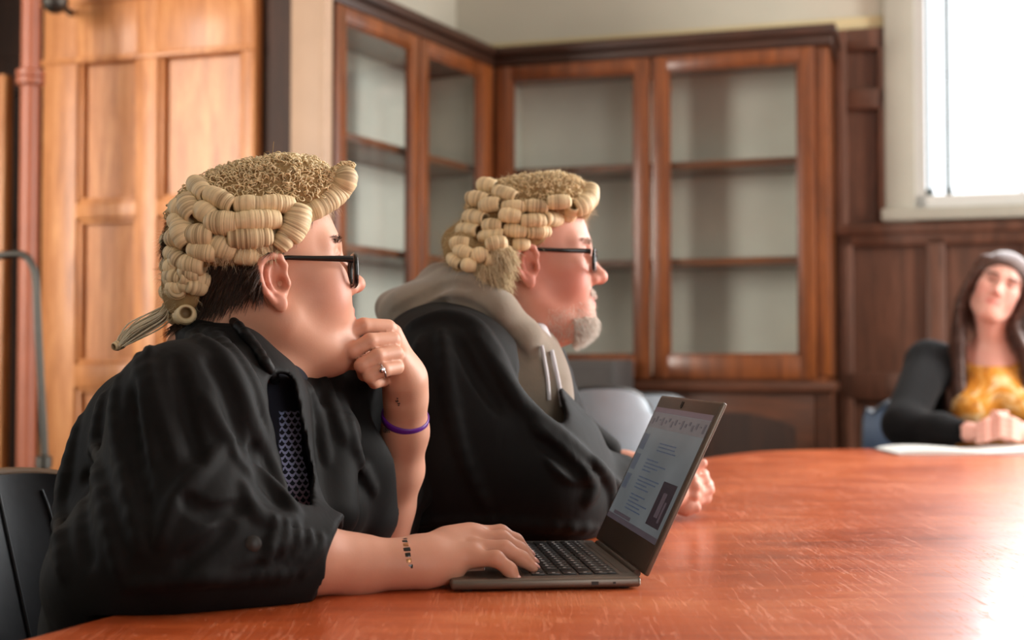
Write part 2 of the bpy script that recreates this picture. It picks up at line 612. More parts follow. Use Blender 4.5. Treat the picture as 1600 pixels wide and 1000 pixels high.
# dark strip painted for the shadow gap beside the panelling, and the shade-dark pipe recess
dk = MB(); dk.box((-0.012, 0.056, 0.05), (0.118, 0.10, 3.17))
struct('wall_shadow_gap', dk, M_oakdk, M_P)
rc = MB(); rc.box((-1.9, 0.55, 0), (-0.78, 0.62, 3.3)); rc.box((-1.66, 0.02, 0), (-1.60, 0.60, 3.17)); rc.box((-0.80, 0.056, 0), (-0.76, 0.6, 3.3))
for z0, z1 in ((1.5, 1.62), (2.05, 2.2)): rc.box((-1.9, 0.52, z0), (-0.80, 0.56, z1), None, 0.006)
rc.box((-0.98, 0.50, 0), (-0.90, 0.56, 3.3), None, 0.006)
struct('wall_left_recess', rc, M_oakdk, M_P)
op = MB(); op.box((-1.32, 0.0, 0), (-0.955, 0.05, 2.0), None, 0.006)
op.box((-1.28, -0.012, 1.02), (-1.0, 0.0, 1.5), None, 0.01); op.box((-1.28, -0.012, 1.56), (-1.0, 0.0, 1.95), None, 0.01)
op.box((-1.28, -0.012, 0.15), (-1.0, 0.0, 0.94), None, 0.01)
struct('door_1', op, M_oak, M_P)
struct('wall_left_near', MB().box((-3.3, 0.0, 0), (-1.6, 0.1, 3.3)), M_plaster, M_P)
# walls that close the room round the photographer, with the windows that light it
rwl = MB(); rwl.box((4.0, -3.2, 0), (4.2, 2.1, 3.3)); rwl.box((4.0, 3.7, 0), (4.2, 5.2, 3.3)); rwl.box((4.0, 2.1, 0), (4.2, 3.7, 0.85)); rwl.box((4.0, 2.1, 3.15), (4.2, 3.7, 3.3))
struct('wall_right', rwl, M_plaster)
rn = MB(); rn.box((-3.4, -3.2, 0), (1.6, -3.0, 3.3)); rn.box((3.3, -3.2, 0), (4.2, -3.0, 3.3)); rn.box((1.6, -3.2, 0), (3.3, -3.0, 0.85)); rn.box((1.6, -3.2, 3.1), (3.3, -3.0, 3.3))
struct('wall_near', rn, M_plaster)
struct('wall_left_side', MB().box((-3.4, -3.2, 0), (-3.2, 1.75, 3.3)).box((-3.4, 2.95, 0), (-3.2, 5.1, 3.3)).box((-3.4, 1.75, 0), (-3.2, 2.95, 0.95)).box((-3.4, 1.75, 3.05), (-3.2, 2.95, 3.3)), M_plaster)

# wainscot under and beside the back window
wn = MB(); y0 = D - 0.05
wn.box((1.36, y0 + 0.03, 0), (1.545, D, 2.345))
wn.box((1.545, y0 + 0.03, 0), (4.0, D, 1.55))
for a, b, z0, z1 in ((1.355, 1.40, 0, 2.345), (1.52, 1.545, 1.55, 2.345), (1.40, 1.545, 2.26, 2.345), (1.40, 1.545, 2.02, 2.10), (1.36, 4.0, 1.47, 1.55), (1.36, 4.0, 0.86, 0.97), (1.36, 4.0, 0, 0.15),
                     (1.355, 1.42, 0, 1.55), (1.70, 1.77, 0.1, 1.5), (2.06, 2.13, 0.1, 1.5), (2.42, 2.49, 0.1, 1.5), (2.80, 2.87, 0.1, 1.5)):
    wn.box((a, y0, z0), (b, D - 0.001, z1), None, 0.005)
struct('wall_back_wainscot', wn, M_wain, M_B)
struct('trim_2', MB().box((1.35, y0 - 0.012, 1.515), (4.0, y0 + 0.02, 1.56), None, 0.008), M_wain, M_B)
struct('trim_3', MB().box((-0.3, D - 0.02, 2.345), (1.545, D, 2.40), None, 0.006), M_plasterY, M_B)
struct('trim_4', MB().box((-1.25, D - 0.02, 2.30), (0.38, D, 2.40), None, 0.006), M_plasterY, M_L)

# window in the back wall
sr = MB()
sr.box((1.545, D - 0.055, 1.56), (WX0, D + 0.02, 3.2), None, 0.006)
sr.box((WX1, D - 0.055, 1.56), (WX1 + 0.11, D + 0.02, 3.2), None, 0.006)
sr.box((1.545, D - 0.055, WZ1), (WX1 + 0.11, D + 0.02, 3.2), None, 0.006)
sr.box((1.53, D - 0.085, 1.565), (WX1 + 0.13, D + 0.03, 1.615), None, 0.008)
win = struct('window_1', sr, M_surround, M_B)
fr = MB()
fr.box((WX0, D + 0.0, WZ0 - 0.005), (WX0 + 0.04, D + 0.10, WZ1)); fr.box((WX1 - 0.04, D, WZ0), (WX1, D + 0.10, WZ1))
fr.box((WX0, D + 0.0, WZ0 - 0.005), (WX1, D + 0.10, WZ0 + 0.05)); fr.box((WX0, D, WZ1 - 0.05), (WX1, D + 0.10, WZ1))
loc_part('window_frame', fr, M_white, M_B, win)
loc_part('window_pane', MB().box((WX0 + 0.03, D + 0.06, WZ0 + 0.03), (WX1 - 0.03, D + 0.064, WZ1 - 0.03)), M_clear, M_B, win)
lb = MB()
for x in (1.712, 1.785):
    lb.tube([(x, D + 0.05, WZ0 + 0.05), (x, D + 0.05, WZ1 - 0.05)], 0.009 if x > 1.75 else 0.006, 8)
for x in (1.785, 2.06, 2.34, 2.6):
    if x > 1.8: lb.tube([(x, D + 0.05, WZ0 + 0.05), (x, D + 0.05, WZ1 - 0.05)], 0.005, 8)
for z in (1.70, 1.96, 2.16, 2.42):
    lb.tube([(1.778, D + 0.05, z), (1.792, D + 0.05, z)], 0.016, 8)
loc_part('glazing_bar', lb, M_lead, M_B, win)
ct = MB(); ct.box((1.70, D + 0.02, 1.665), (1.73, D + 0.06, 1.70), None, 0.006); ct.box((1.775, D + 0.01, 1.665), (1.80, D + 0.06, 1.70), None, 0.006)
loc_part('window_catch', ct, M_lead, M_B, win)


# ------------------------------------------------------------------ bookcases
def bookcase(name, label, M, x0, x1, doors, stile_r, side_right):
    t = empty(name); t.matrix_basis = M
    tag(t, label, 'bookcase', 'glazed bookcases lining the corner')
    def P(nm, mb, mat, lab=None):
        o = loc_part(nm, mb, mat, M, t)
        if lab: o['label'] = lab
        return o
    c = MB()
    c.box((x0, 0.012, 0.93), (x0 + 0.02, D, 2.23)); c.box((x1 - 0.02, 0.012, 0.93), (x1, D, 2.23))
    c.box((x0, 0.012, 2.20), (x1, D, 2.23)); c.box((x0, 0.012, 0.93), (x1, D, 0.96))
    for a, b in stile_r: c.box((a, 0.003, 0.96), (b, 0.05, 2.21), None, 0.003)
    P('carcass', c, M_case)
    P('bounce_lining', MB().box((x0 + 0.0205, 0.05, 0.965), (x0 + 0.024, D - 0.02, 2.195)), M_liner)  # pale linings added inside both ends to brighten the case
    P('bounce_lining', MB().box((x1 - 0.024, 0.05, 0.965), (x1 - 0.0205, D - 0.02, 2.195)), M_liner)
    P('back_panel', MB().box((x0 + 0.02, D - 0.02, 0.96), (x1 - 0.02, D - 0.005, 2.20)), M_liner)
    cr = MB()
    cr.box((x0 - 0.01, -0.03, 2.262), (x1 + 0.03, D, 2.30), None, 0.008)
    cr.box((x0 - 0.004, -0.012, 2.222), (x1 + 0.014, D, 2.266), None, 0.008)
    P('cornice', cr, M_corn)
    for z in (1.79, 1.405):
        P('shelf', MB().box((x0 + 0.02, 0.035, z - 0.014), (x1 - 0.02, D - 0.02, z + 0.014), None, 0.002), M_caseH)
    b = MB()
    b.box((x0, 0.0, 0.0), (x1, D, 0.90)); b.box((x0 - 0.01, -0.03, 0.895), (x1 + 0.015, D, 0.935), None, 0.008)
    b.box((x0 - 0.005, -0.02, 0), (x1 + 0.01, 0.02, 0.12), None, 0.006)
    P('base', b, M_base)
    n = len(doors)
    for (a, p0, p1, bb) in doors:
        d = MB()
        d.box((a, -0.014, 0.945), (p0, 0.012, 2.218), None, 0.003); d.box((p1, -0.014, 0.945), (bb, 0.012, 2.218), None, 0.003)
        d.box((p0 - 0.001, -0.014, 0.945), (p1 + 0.001, 0.012, 1.034), None, 0.003); d.box((p0 - 0.001, -0.014, 2.166), (p1 + 0.001, 0.012, 2.218), None, 0.003)
        for q in ((p0, 1.034, p0 + 0.01, 2.166), (p1 - 0.01, 1.034, p1, 2.166), (p0, 1.034, p1, 1.044), (p0, 2.156, p1, 2.166)):
            d.box((q[0], -0.006, q[1]), (q[2], 0.01, q[3]), None, 0.003)
        do = P('glazed_door', d, M_case)
        g = MB().box((p0 + 0.004, 0.0, 1.038), (p1 - 0.004, 0.003, 2.162)).build('door_glass', M_glass, None, True, 30); g.matrix_basis = M; adopt(g, do)
        # solid door below with an arched raised field
        ld = MB(); w0, w1 = a + 0.01, bb - 0.01
        ld.box((w0, -0.014, 0.14), (w1, 0.004, 0.885), None, 0.003)
        lo_ = P('lower_door', ld, M_base)
        pts = [(w0 + 0.07, 0.22)] + [(w1 - 0.07, 0.22)]
        m = 16
        arch = [(w1 - 0.07 - (w1 - w0 - 0.14) * i / m, 0.76 + 0.055 * math.sin(math.pi * i / m) ** 0.8) for i in range(m + 1)]
        pts = pts + arch
        Mx = Matrix(((1, 0, 0, 0), (0, 0, -1, 0.0), (0, 1, 0, 0), (0, 0, 0, 1)))
        fld = MB().poly(pts, 0.012, 0.020, Mx)
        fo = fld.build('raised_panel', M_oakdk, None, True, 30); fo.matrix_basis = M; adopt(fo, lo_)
        kn = MB().tube([((w0 if a > (x0 + x1) / 2 else w1) + (0.03 if a > (x0 + x1) / 2 else -0.03), -0.014, 0.55), ((w0 if a > (x0 + x1) / 2 else w1) + (0.03 if a > (x0 + x1) / 2 else -0.03), -0.035, 0.55)], 0.011, 12)
        ko = kn.build('knob', M_lead, None, True, 40); ko.matrix_basis = M; adopt(ko, lo_)
    return t


bookcase('glazed_bookcase', 'wide mahogany glazed bookcase on the back wall, to the left of the window', M_B, 0.0, 1.35,
         [(0.018, 0.084, 0.598, 0.657), (0.668, 0.729, 1.237, 1.298)], [(1.298, 1.35)], True)
bookcase('glazed_bookcase', 'mahogany glazed bookcase on the side wall, running into the corner beside the oak panelling', M_L, -1.16, 0.0,
         [(-1.148, -1.084, -0.664, -0.604), (-0.596, -0.536, -0.135, -0.02)], [], False)
# pale end pilaster of the side bookcase
pe = MB(); pe.box((-1.20, -0.005, 0), (-1.162, 0.135, 2.62), None, 0.004); pe.box((-1.21, -0.012, 0.0), (-1.165, 0.01, 2.62), None, 0.004)
struct('trim_5', pe, plain('pale_pilaster_wood', srgb(176, 148, 124), 0.55, 0, 0.06, 6), M_L)
struct('wall_left_reveal', MB().box((-1.198, 0.137, 0), (-1.163, 0.60, 3.3)), M_oakdk, M_L)  # dark oak continues the painted shadow gap

# pipe, bent chrome rail, round bell
pb = WT(43, 735, 0.6)
pipe = empty('vertical_pipe', (-1.60, 4.42, 0)); tag(pipe, 'terracotta painted vertical pipe in the dark recess left of the oak panelling', 'pipe')
pxw = lambda px, Y: (px - 800) / FPX * Y
px0 = pxw(43, 4.42)
pipe.location = (px0, 4.42, 0)
MB().tube([(0, 0, 0), (0, 0, 3.29)], 0.031, 20).build('tube', M_copper, pipe)
MB().lathe([(0.03, -0.03), (0.046, -0.022), (0.046, -0.004), (0.040, 0), (0.046, 0.004), (0.046, 0.022), (0.03, 0.03)], Matrix.Translation((0, 0, 1.95)), 24).build('collar', M_copper, pipe)
b0 = W(87, 2, 4.56)
bell = empty('wall_bell', b0); tag(bell, 'small round chrome bell dome above the oak panelling', 'bell')
Mb = Matrix.Rotation(math.radians(90), 4, 'X') @ Matrix.Scale(1.3, 4)
MB().lathe([(0.034, 0), (0.034, 0.012), (0.028, 0.026), (0.015, 0.035), (0.002, 0.038)], Mb, 24).build('dome', M_chrome, bell)
MB().tube([(0, 0.0, 0), (0, 0.18, 0)], 0.012, 10).build('mount', M_black, bell)
# bent rail of a coat trolley
rl = empty('garment_rail', W(30, 560, 3.7)); rl.location.z = 0; tag(rl, 'dull grey bent-tube rail standing at the far left before the pipe', 'clothes rail')
pts = [W(-60, 720, 3.7)] + [W(x, y, 3.7) for x, y in ((-48, 520), (-30, 425), (-12, 404), (12, 398), (34, 398), (48, 410), (56, 440), (60, 520), (65, 620), (70, 722))]
pts = [p.copy() for p in pts]; pts[0].z = 0.05; pts.append(Vector((pts[-1].x + 0.03, pts[-1].y, 0.05)))
import itertools
def smooth_path(P, n=8):
    out = []
    for i in range(len(P) - 1):
        a, b, c, d = P[max(i - 1, 0)], P[i], P[i + 1], P[min(i + 2, len(P) - 1)]
        for k in range(n):
            t = k / n
            out.append(0.5 * ((2 * b) + (c - a) * t + (2 * a - 5 * b + 4 * c - d) * t * t + (3 * b - a - 3 * c + d) * t ** 3))
    out.append(P[-1]); return out
o = MB().tube(smooth_path(pts), 0.0105, 12).build('rail_tube', M_chrome); adopt(o, rl)
f0 = W(68, 722, 3.7); o = MB().lathe([(0.012, -0.02), (0.022, -0.015), (0.022, 0.015), (0.012, 0.02)], Matrix.Translation(f0), 16).build('joint_clamp', M_chrome); adopt(o, rl)
for q in (0, -1):
    e = pts[q]; o = MB().tube([(e.x, e.y - 0.2, 0.03), (e.x, e.y + 0.2, 0.03)], 0.015, 12).build('foot', M_chrome); adopt(o, rl)

# dark cabinet in front of the back bookcase
dc = empty('low_cabinet'); dc.matrix_basis = M_B; tag(dc, 'plain dark grey cabinet standing before the left glazed door of the back bookcase', 'cabinet')
loc_part('body', MB().box((0.20, -0.40, 0.04), (0.60, -0.05, 1.02), None, 0.008), plain('dark_grey_laminate', srgb(58, 54, 52), 0.6), M_B, dc)
loc_part('plinth', MB().box((0.22, -0.38, 0.0), (0.58, -0.07, 0.045)), M_black, M_B, dc)
loc_part('door', MB().box((0.205, -0.412, 0.06), (0.595, -0.401, 1.0), None, 0.004), plain('dark_grey_door', srgb(52, 48, 46), 0.6), M_B, dc)

# ------------------------------------------------------------------ table
TZ = 0.75
ctrl = [(-0.86, 0.35), (-0.50, 1.20), (-0.20, 1.98), (0.10, 2.72), (0.36, 3.32), (0.553, 3.72), (0.78, 3.985), (1.17, 4.09), (1.6, 4.10), (2.15, 3.92), (2.6, 3.4), (2.75, 2.6), (2.6, 1.5), (2.2, 0.4), (1.75, -0.6), (1.2, -1.2), (0.5, -1.3), (-0.2, -1.05), (-0.7, -0.4)]
def closed_path(P, n=8):
    out = []; L = len(P); P = [Vector(p) for p in P]
    for i in range(L):
        a, b, c, d = P[i - 1], P[i], P[(i + 1) % L], P[(i + 2) % L]
        for k in range(n):
            t = k / n
            out.append(0.5 * ((2 * b) + (c - a) * t + (2 * a - 5 * b + 4 * c - d) * t * t + (3 * b - a - 3 * c + d) * t ** 3))
    return out
outl = closed_path(ctrl)
cen = Vector((1.0, 1.5))


def table_mat():
    M = Mat('polished_red_mahogany')
    rot = (0, 0, math.radians(-66))
    v = M.coord((0.8, 7, 1), 'Object', rot)
    n1 = M.noise(v, 1.6, 7, 0.62, 2.4)
    v2 = M.coord((6, 60, 1), 'Object', rot)
    n2 = M.noise(v2, 2.0, 3, 0.6, 0.3)
    n3 = M.noise(M.coord((1, 1, 1)), 3.0, 3, 0.5)
    f = M.math('ADD', M.math('MULTIPLY', n1, 0.5), M.math('ADD', M.math('MULTIPLY', n2, 0.07), M.math('MULTIPLY', n3, 0.43)))
    col = M.ramp(f, [(0.34, srgb(146, 58, 24)), (0.47, srgb(184, 82, 38)), (0.56, srgb(204, 100, 52)), (0.68, srgb(222, 128, 78))])
    # fine scratches: thin stretched noise ridges in several directions
    sc = None
    for ang, s, st in ((20, 150, 0.03), (75, 190, 0.03), (-35, 170, 0.03), (130, 210, 0.04), (5, 240, 0.03), (48, 180, 0.03)):
        vv = M.coord((1, st, 1), 'Object', (0, 0, math.radians(ang)))
        nn = M.noise(vv, s, 0, 0.5, 0.15)
        d = M.math('ABSOLUTE', M.math('SUBTRACT', nn, 0.5))
        line = M.math('GREATER_THAN', 0.012, d)
        mk = M.math('GREATER_THAN', M.noise(M.coord((1, 1, 1)), 5.0 + ang * 0.02, 2), 0.52)
        q = M.math('MULTIPLY', line, mk)
        sc = q if sc is None else M.math('MAXIMUM', sc, q)
    M.to(M.mix(M.math('MULTIPLY', sc, 0.26), col, srgb(226, 150, 112)), 'Base Color')
    r = M.math('ADD', M.math('MULTIPLY', n3, 0.14), 0.26)
    M.to(M.math('ADD', r, M.math('MULTIPLY', sc, 0.25)), 'Roughness')
    M.set(Coat_Weight=0.3, Coat_Roughness=0.17)
    M.bump(M.math('ADD', M.math('MULTIPLY', n2, 0.05), M.noise(M.coord((1, 1, 1)), 9, 4)), 0.08, 0.004)
    return M.m


M_table = table_mat()
tb = empty('conference_table', (cen.x, cen.y, 0)); tag(tb, 'large oval conference table of polished red mahogany with fine scratches', 'table')
top = bmesh.new()
def ring(f, z): return [top.verts.new((cen.x + (p.x - cen.x) * f, cen.y + (p.y - cen.y) * f, z)) for p in outl]
prof = [(0.90, TZ - 0.035), (0.985, TZ - 0.035), (0.996, TZ - 0.028), (1.0, TZ - 0.018), (0.999, TZ - 0.007), (0.995, TZ - 0.001), (0.988, TZ)]
rings = [ring(f, z) for f, z in prof]
for a, b in zip(rings, rings[1:]):
    for i in range(len(a)): top.faces.new((a[i], a[(i + 1) % len(a)], b[(i + 1) % len(a)], b[i]))
top.faces.new(rings[-1]); top.faces.new(rings[0][::-1])
mb = MB(); mb.bm.free(); mb.bm = top
adopt(mb.build('tabletop', M_table, None, True, 50), tb)
for q in ((0.35, 0.9), (1.0, 2.9), (1.5, 0.3), (1.9, 2.4)):
    lg = MB().lathe([(0.10, 0), (0.10, 0.03), (0.055, 0.08), (0.045, 0.3), (0.06, 0.5), (0.05, 0.6), (0.09, 0.716)], Matrix.Translation((q[0], q[1], 0)), 24)
    adopt(lg.build('leg', M_base), tb)

# ------------------------------------------------------------------ materials of people
def skin_mat(name, base, red, rough=0.5):
    M = Mat(name)
    v = M.coord()
    n = M.noise(v, 22, 4, 0.6); n2 = M.noise(v, 420, 3, 0.6)
    lo = tuple(c * 0.92 for c in base[:3]) + (1,)
    c = M.ramp(n, [(0.3, lo), (0.7, base)])
    c = M.mix(M.attr('red'), c, red)
    c = M.mix(M.attr('dark'), c, srgb(52, 32, 26))
    M.to(c, 'Base Color')
    M.set(Roughness=rough, Subsurface_Weight=0.14, Subsurface_Scale=0.012)
    M.b.inputs['Subsurface Radius'].default_value = (1.0, 0.35, 0.2)
    M.bump(n2, 0.16, 0.0006)
    return M.m


def cloth_mat(name, a, b, rough=0.85, weave=900, bump=0.25, sheen=0.25, wr=9, wb=0.0):
    M = Mat(name); v = M.coord()
    n = M.noise(v, 7, 5, 0.6); n2 = M.noise(v, weave, 2, 0.5)
    M.to(M.ramp(n, [(0.3, a), (0.7, b)]), 'Base Color')
    M.set(Roughness=rough, Sheen_Weight=sheen, Sheen_Roughness=0.5, Specular_IOR_Level=0.2)
    h = n2
    if wb:
        n3 = M.noise(M.coord((1, 1, 0.45)), wr, 3, 0.5, 1.2)
        h = M.math('ADD', M.math('MULTIPLY', n2, 0.02), M.math('MULTIPLY', n3, wb))
        M.bump(h, 0.5, 0.006)
    else:
        M.bump(h, bump, 0.0006)
    return M.m


def hair_mat(name, a, b, rough=0.5, line=False):
    M = Mat(name)
    if line:
        f = M.attr('hue')
        M.to(M.ramp(f, [(0.0, a), (0.55, b), (1.0, tuple(min(1, c * 1.25) for c in b[:3]) + (1,))]), 'Base Color')
        nn = M.noise(M.coord((1, 1, 1)), 900, 2, 0.5)
        M.bump(nn, 0.3, 0.0004)
    else:
        M.to(M.ramp(M.attr('hue'), [(0.0, a), (1.0, b)]), 'Base Color')
    M.set(Roughness=rough, Subsurface_Weight=0.0)
    return M.m


M_skin1 = skin_mat('fair_skin', srgb(212, 160, 134), srgb(206, 112, 98))
M_skin2 = skin_mat('ruddy_fair_skin', srgb(220, 168, 148), srgb(196, 96, 80))
M_skin3 = skin_mat('pale_skin', srgb(224, 172, 156), srgb(200, 108, 100))
M_robe = cloth_mat('black_gown_cloth', srgb(5, 5, 6), srgb(10, 10, 11), 0.7, 800, 0.2, 0.01, 16, 0.5)
M_robe2 = cloth_mat('black_gown_satin', srgb(5, 5, 6), srgb(9, 9, 11), 0.55, 900, 0.2, 0.01, 16, 0.4)
M_tee = cloth_mat('navy_jersey', srgb(18, 21, 34), srgb(26, 31, 48))
M_hood = cloth_mat('grey_hoodie_fleece', srgb(128, 118, 106), srgb(150, 140, 126), 0.95, 500, 0.5, 0.4)
M_cord = cloth_mat('pale_drawcord', srgb(196, 198, 206), srgb(222, 222, 228), 0.9, 600)
M_trouser = cloth_mat('dark_trouser', srgb(30, 30, 36), srgb(42, 42, 48))
M_shoe = plain('black_shoe_leather', srgb(20, 18, 18), 0.35)
M_wig = hair_mat('horsehair_strands', srgb(120, 92, 58), srgb(226, 204, 162), 0.55, True)
M_wigcap = cloth_mat('horsehair_netting', srgb(138, 110, 72), srgb(184, 156, 112), 0.9, 260, 1.0, 0.0)
M_fuzz = hair_mat('horsehair_fuzz', srgb(200, 178, 138), srgb(236, 220, 186), 0.6)
M_brown = hair_mat('short_brown_hair', srgb(34, 22, 16), srgb(84, 58, 40), 0.5)
M_white_hair = hair_mat('white_hair', srgb(206, 196, 184), srgb(240, 234, 226), 0.6)
M_frame = plain('black_acetate', srgb(12, 12, 13), 0.18, 0, 0.05)
M_lens = glass_mat('spectacle_lens', (0.97, 0.98, 0.98, 1))
M_eye = plain('eye_white', srgb(226, 220, 214), 0.12, 0, 0.02)
M_iris = plain('brown_iris', srgb(62, 46, 34), 0.1, 0, 0.1)


def frame(O, az, pitch=0.0, roll=0.0, sc=1.0):
    return (Matrix.Translation(O) @ Matrix.Rotation(math.radians(az), 4, 'Z') @ Matrix.Rotation(math.radians(-pitch), 4, 'Y')
            @ Matrix.Rotation(math.radians(roll), 4, 'X') @ Matrix.Scale(sc, 4))


def head(s, full=0.0, nose=1.0, smile=0.0):
    """s: Soft whose matrix is the head frame (x to the face, y to the left ear, z up, origin between the ears)"""
    s.ell((-0.014, 0, 0.050), (0.096, 0.075, 0.082), 0.01)
    s.ell((0.030, 0, 0.052), (0.063, 0.061, 0.058), 0.03)
    s.ell((0.036, 0, -0.006), (0.056, 0.058 + full * .4, 0.088), 0.03)
    s.ell((0.0, 0, -0.035), (0.062, 0.062 + full * .5, 0.055), 0.03)
    for q in (1, -1):
        s.cap((0.0, 0.053 * q, -0.050), (0.062, 0.020 * q, -0.094), 0.019 + full * .6, 0.019 + full * .3, 0.03)
        s.ell((0.058, 0.035 * q, -0.026), (0.030 + full * .4, 0.026 + full * .7, 0.031 + full * .5), 0.025)
        s.ell((0.056, 0.046 * q, 0.0), (0.028, 0.018, 0.016), 0.02)
        s.cap((0.086, 0.010 * q, 0.034), (0.070, 0.046 * q, 0.036), 0.0095, 0.0085, 0.018)
        s.ell((0.094, 0.031 * q, 0.015), (0.017, 0.018, 0.0125), 0.012, 's')
        s.ell((0.0725, 0.031 * q, 0.014), (0.0128, 0.0135, 0.0128), 0.004)
        # lids
        s.chain([(0.0775, 0.0475 * q, 0.014), (0.0845, 0.040 * q, 0.0215), (0.0865, 0.031 * q, 0.0235), (0.0845, 0.021 * q, 0.0175)], 0.0030, 0.005)
        s.chain([(0.0775, 0.0475 * q, 0.013), (0.0835, 0.039 * q, 0.0065), (0.0840, 0.030 * q, 0.005), (0.0835, 0.020 * q, 0.012)], 0.0028, 0.006)
    s.ell((0.076, 0, -0.088 - full * .2), (0.020 + full * .2, 0.025, 0.020), 0.028)
    s.ell((0.074, 0, -0.056), (0.022, 0.030, 0.024), 0.025)
    # nose
    s.cap((0.085, 0, 0.028), (0.106 + 0.004 * nose, 0, -0.016), 0.0068, 0.0098 * nose, 0.014)
    s.ell((0.107 + 0.004 * nose, 0, -0.020), (0.0125 * nose, 0.0115 * nose, 0.0105 * nose), 0.008)
    for q in (1, -1):
        s.ell((0.099, 0.0125 * q, -0.0235), (0.0105, 0.0075, 0.0082), 0.007)
        s.ell((0.1025, 0.006 * q, -0.033), (0.005, 0.0036, 0.005), 0.003, 's')
    # lips
    for q in (1, -1):
        s.chain([(0.0955, 0, -0.0505), (0.0925, 0.011 * q, -0.0505), (0.084, 0.024 * q, -0.0545 + smile)], [0.0048, 0.0046, 0.0022], 0.006)
        s.chain([(0.0940, 0, -0.0615), (0.0905, 0.011 * q, -0.0610), (0.083, 0.023 * q, -0.0555 + smile)], [0.0056, 0.0052, 0.0022], 0.006)
        s.chain([(0.1005, 0, -0.0560), (0.0965, 0.012 * q, -0.0562), (0.087, 0.025 * q, -0.0553 + smile)], [0.0015, 0.0015, 0.0011], 0.003, 's')
    s.ell((0.0975, 0, -0.0425), (0.003, 0.0028, 0.005), 0.004, 's')
    # ears
    for q in (1, -1):
        y = 0.0735 * q + full * .45 * q
        def e(x, z, out=0.0): return (x, y + out * q, z)
        s.ell(e(-0.008, 0.002, 0.003), (0.020, 0.007, 0.028), 0.008)
        s.ell(e(-0.005, 0.000, 0.0125), (0.0115, 0.0065, 0.0185), 0.004, 's')
        s.chain([e(0.007, 0.006, 0.006), e(0.0095, 0.018, 0.007), e(0.005, 0.0285, 0.010), e(-0.005, 0.0325, 0.013), e(-0.0165, 0.029, 0.015),
                 e(-0.0235, 0.019, 0.017), e(-0.0245, 0.006, 0.0165), e(-0.0205, -0.008, 0.0145), e(-0.0135, -0.020, 0.011)],
                [0.0028, 0.0034, 0.0038, 0.0040, 0.0042, 0.0042, 0.0040, 0.0038, 0.0042], 0.0045)
        s.chain([e(-0.005, 0.024, 0.007), e(-0.0125, 0.016, 0.0095), e(-0.0145, 0.005, 0.0105), e(-0.0115, -0.008, 0.010), e(-0.004, -0.016, 0.008)], [0.0026, 0.0030, 0.0032, 0.0030, 0.0028], 0.003)
        s.ell(e(-0.0045, -0.0245, 0.0085), (0.0085, 0.0045, 0.0105), 0.006)
        s.ell(e(0.0085, -0.002, 0.0065), (0.0042, 0.0040, 0.0065), 0.004)
        s.ell(e(0.001, -0.001, 0.010), (0.0050, 0.012, 0.0080), 0.004, 's')


def head_marks(M, beard=0.0, full=0.0):
    """redness of lips, ears, cheeks and nose, and darkness of nostrils as surface values"""
    Mi = np.array(M.inverted())
    def f(V):
        L = V @ Mi[:3, :3].T + Mi[:3, 3]
        x, y, z = L[:, 0], np.abs(L[:, 1]), L[:, 2]
        g = lambda cx, cy, cz, r, w=(1, 1, 1): np.exp(-(((x - cx) / w[0]) ** 2 + ((y - cy) / w[1]) ** 2 + ((z - cz) / w[2]) ** 2) / (r * r))
        zc = -0.0555
        lip = np.exp(-((z - zc) / 0.0085) ** 4) * (x > 0.083) * (y < 0.024)
        red = 0.75 * lip + 0.42 * g(0.07, 0.045, -0.025, 0.03) + 0.5 * g(-0.008, 0.092 + full * .45, 0.002, 0.026, (1, .55, 1.3)) + 0.35 * g(0.112, 0, -0.022, 0.018)
        near = (np.abs(x) < .2) & (np.abs(z) < .2)
        red = np.where(near, red, 0.10)
        return {'red': np.clip(red + 0.05, 0, 1), 'dark': np.zeros(len(V))}
    return f


def eyes(M, person):
    for q in (1, -1):
        c = M @ Vector((0.0735, 0.031 * q, 0.014)); sc = M.to_scale()[0]
        R = M.to_3x3().normalized().to_4x4()
        T = Matrix.Translation(c) @ R
        e = MB(); r = bmesh.ops.create_uvsphere(e.bm, u_segments=24, v_segments=16, radius=0.0122 * sc)
        for v in e.bm.verts: v.co = T @ v.co
        eo = adopt(e.build('eyeball', M_eye, None, True, 80), person)
        i = MB(); i.lathe([(0.0, 0.0), (0.0030, 0.0006), (0.0058, 0.0), (0.0058, -0.002)][::-1], T @ Matrix.Translation((0.0118 * sc, 0, 0)) @ Matrix.Rotation(math.pi / 2, 4, 'Y'), 20)
        adopt(i.build('iris', M_iris, None, True, 80), eo)


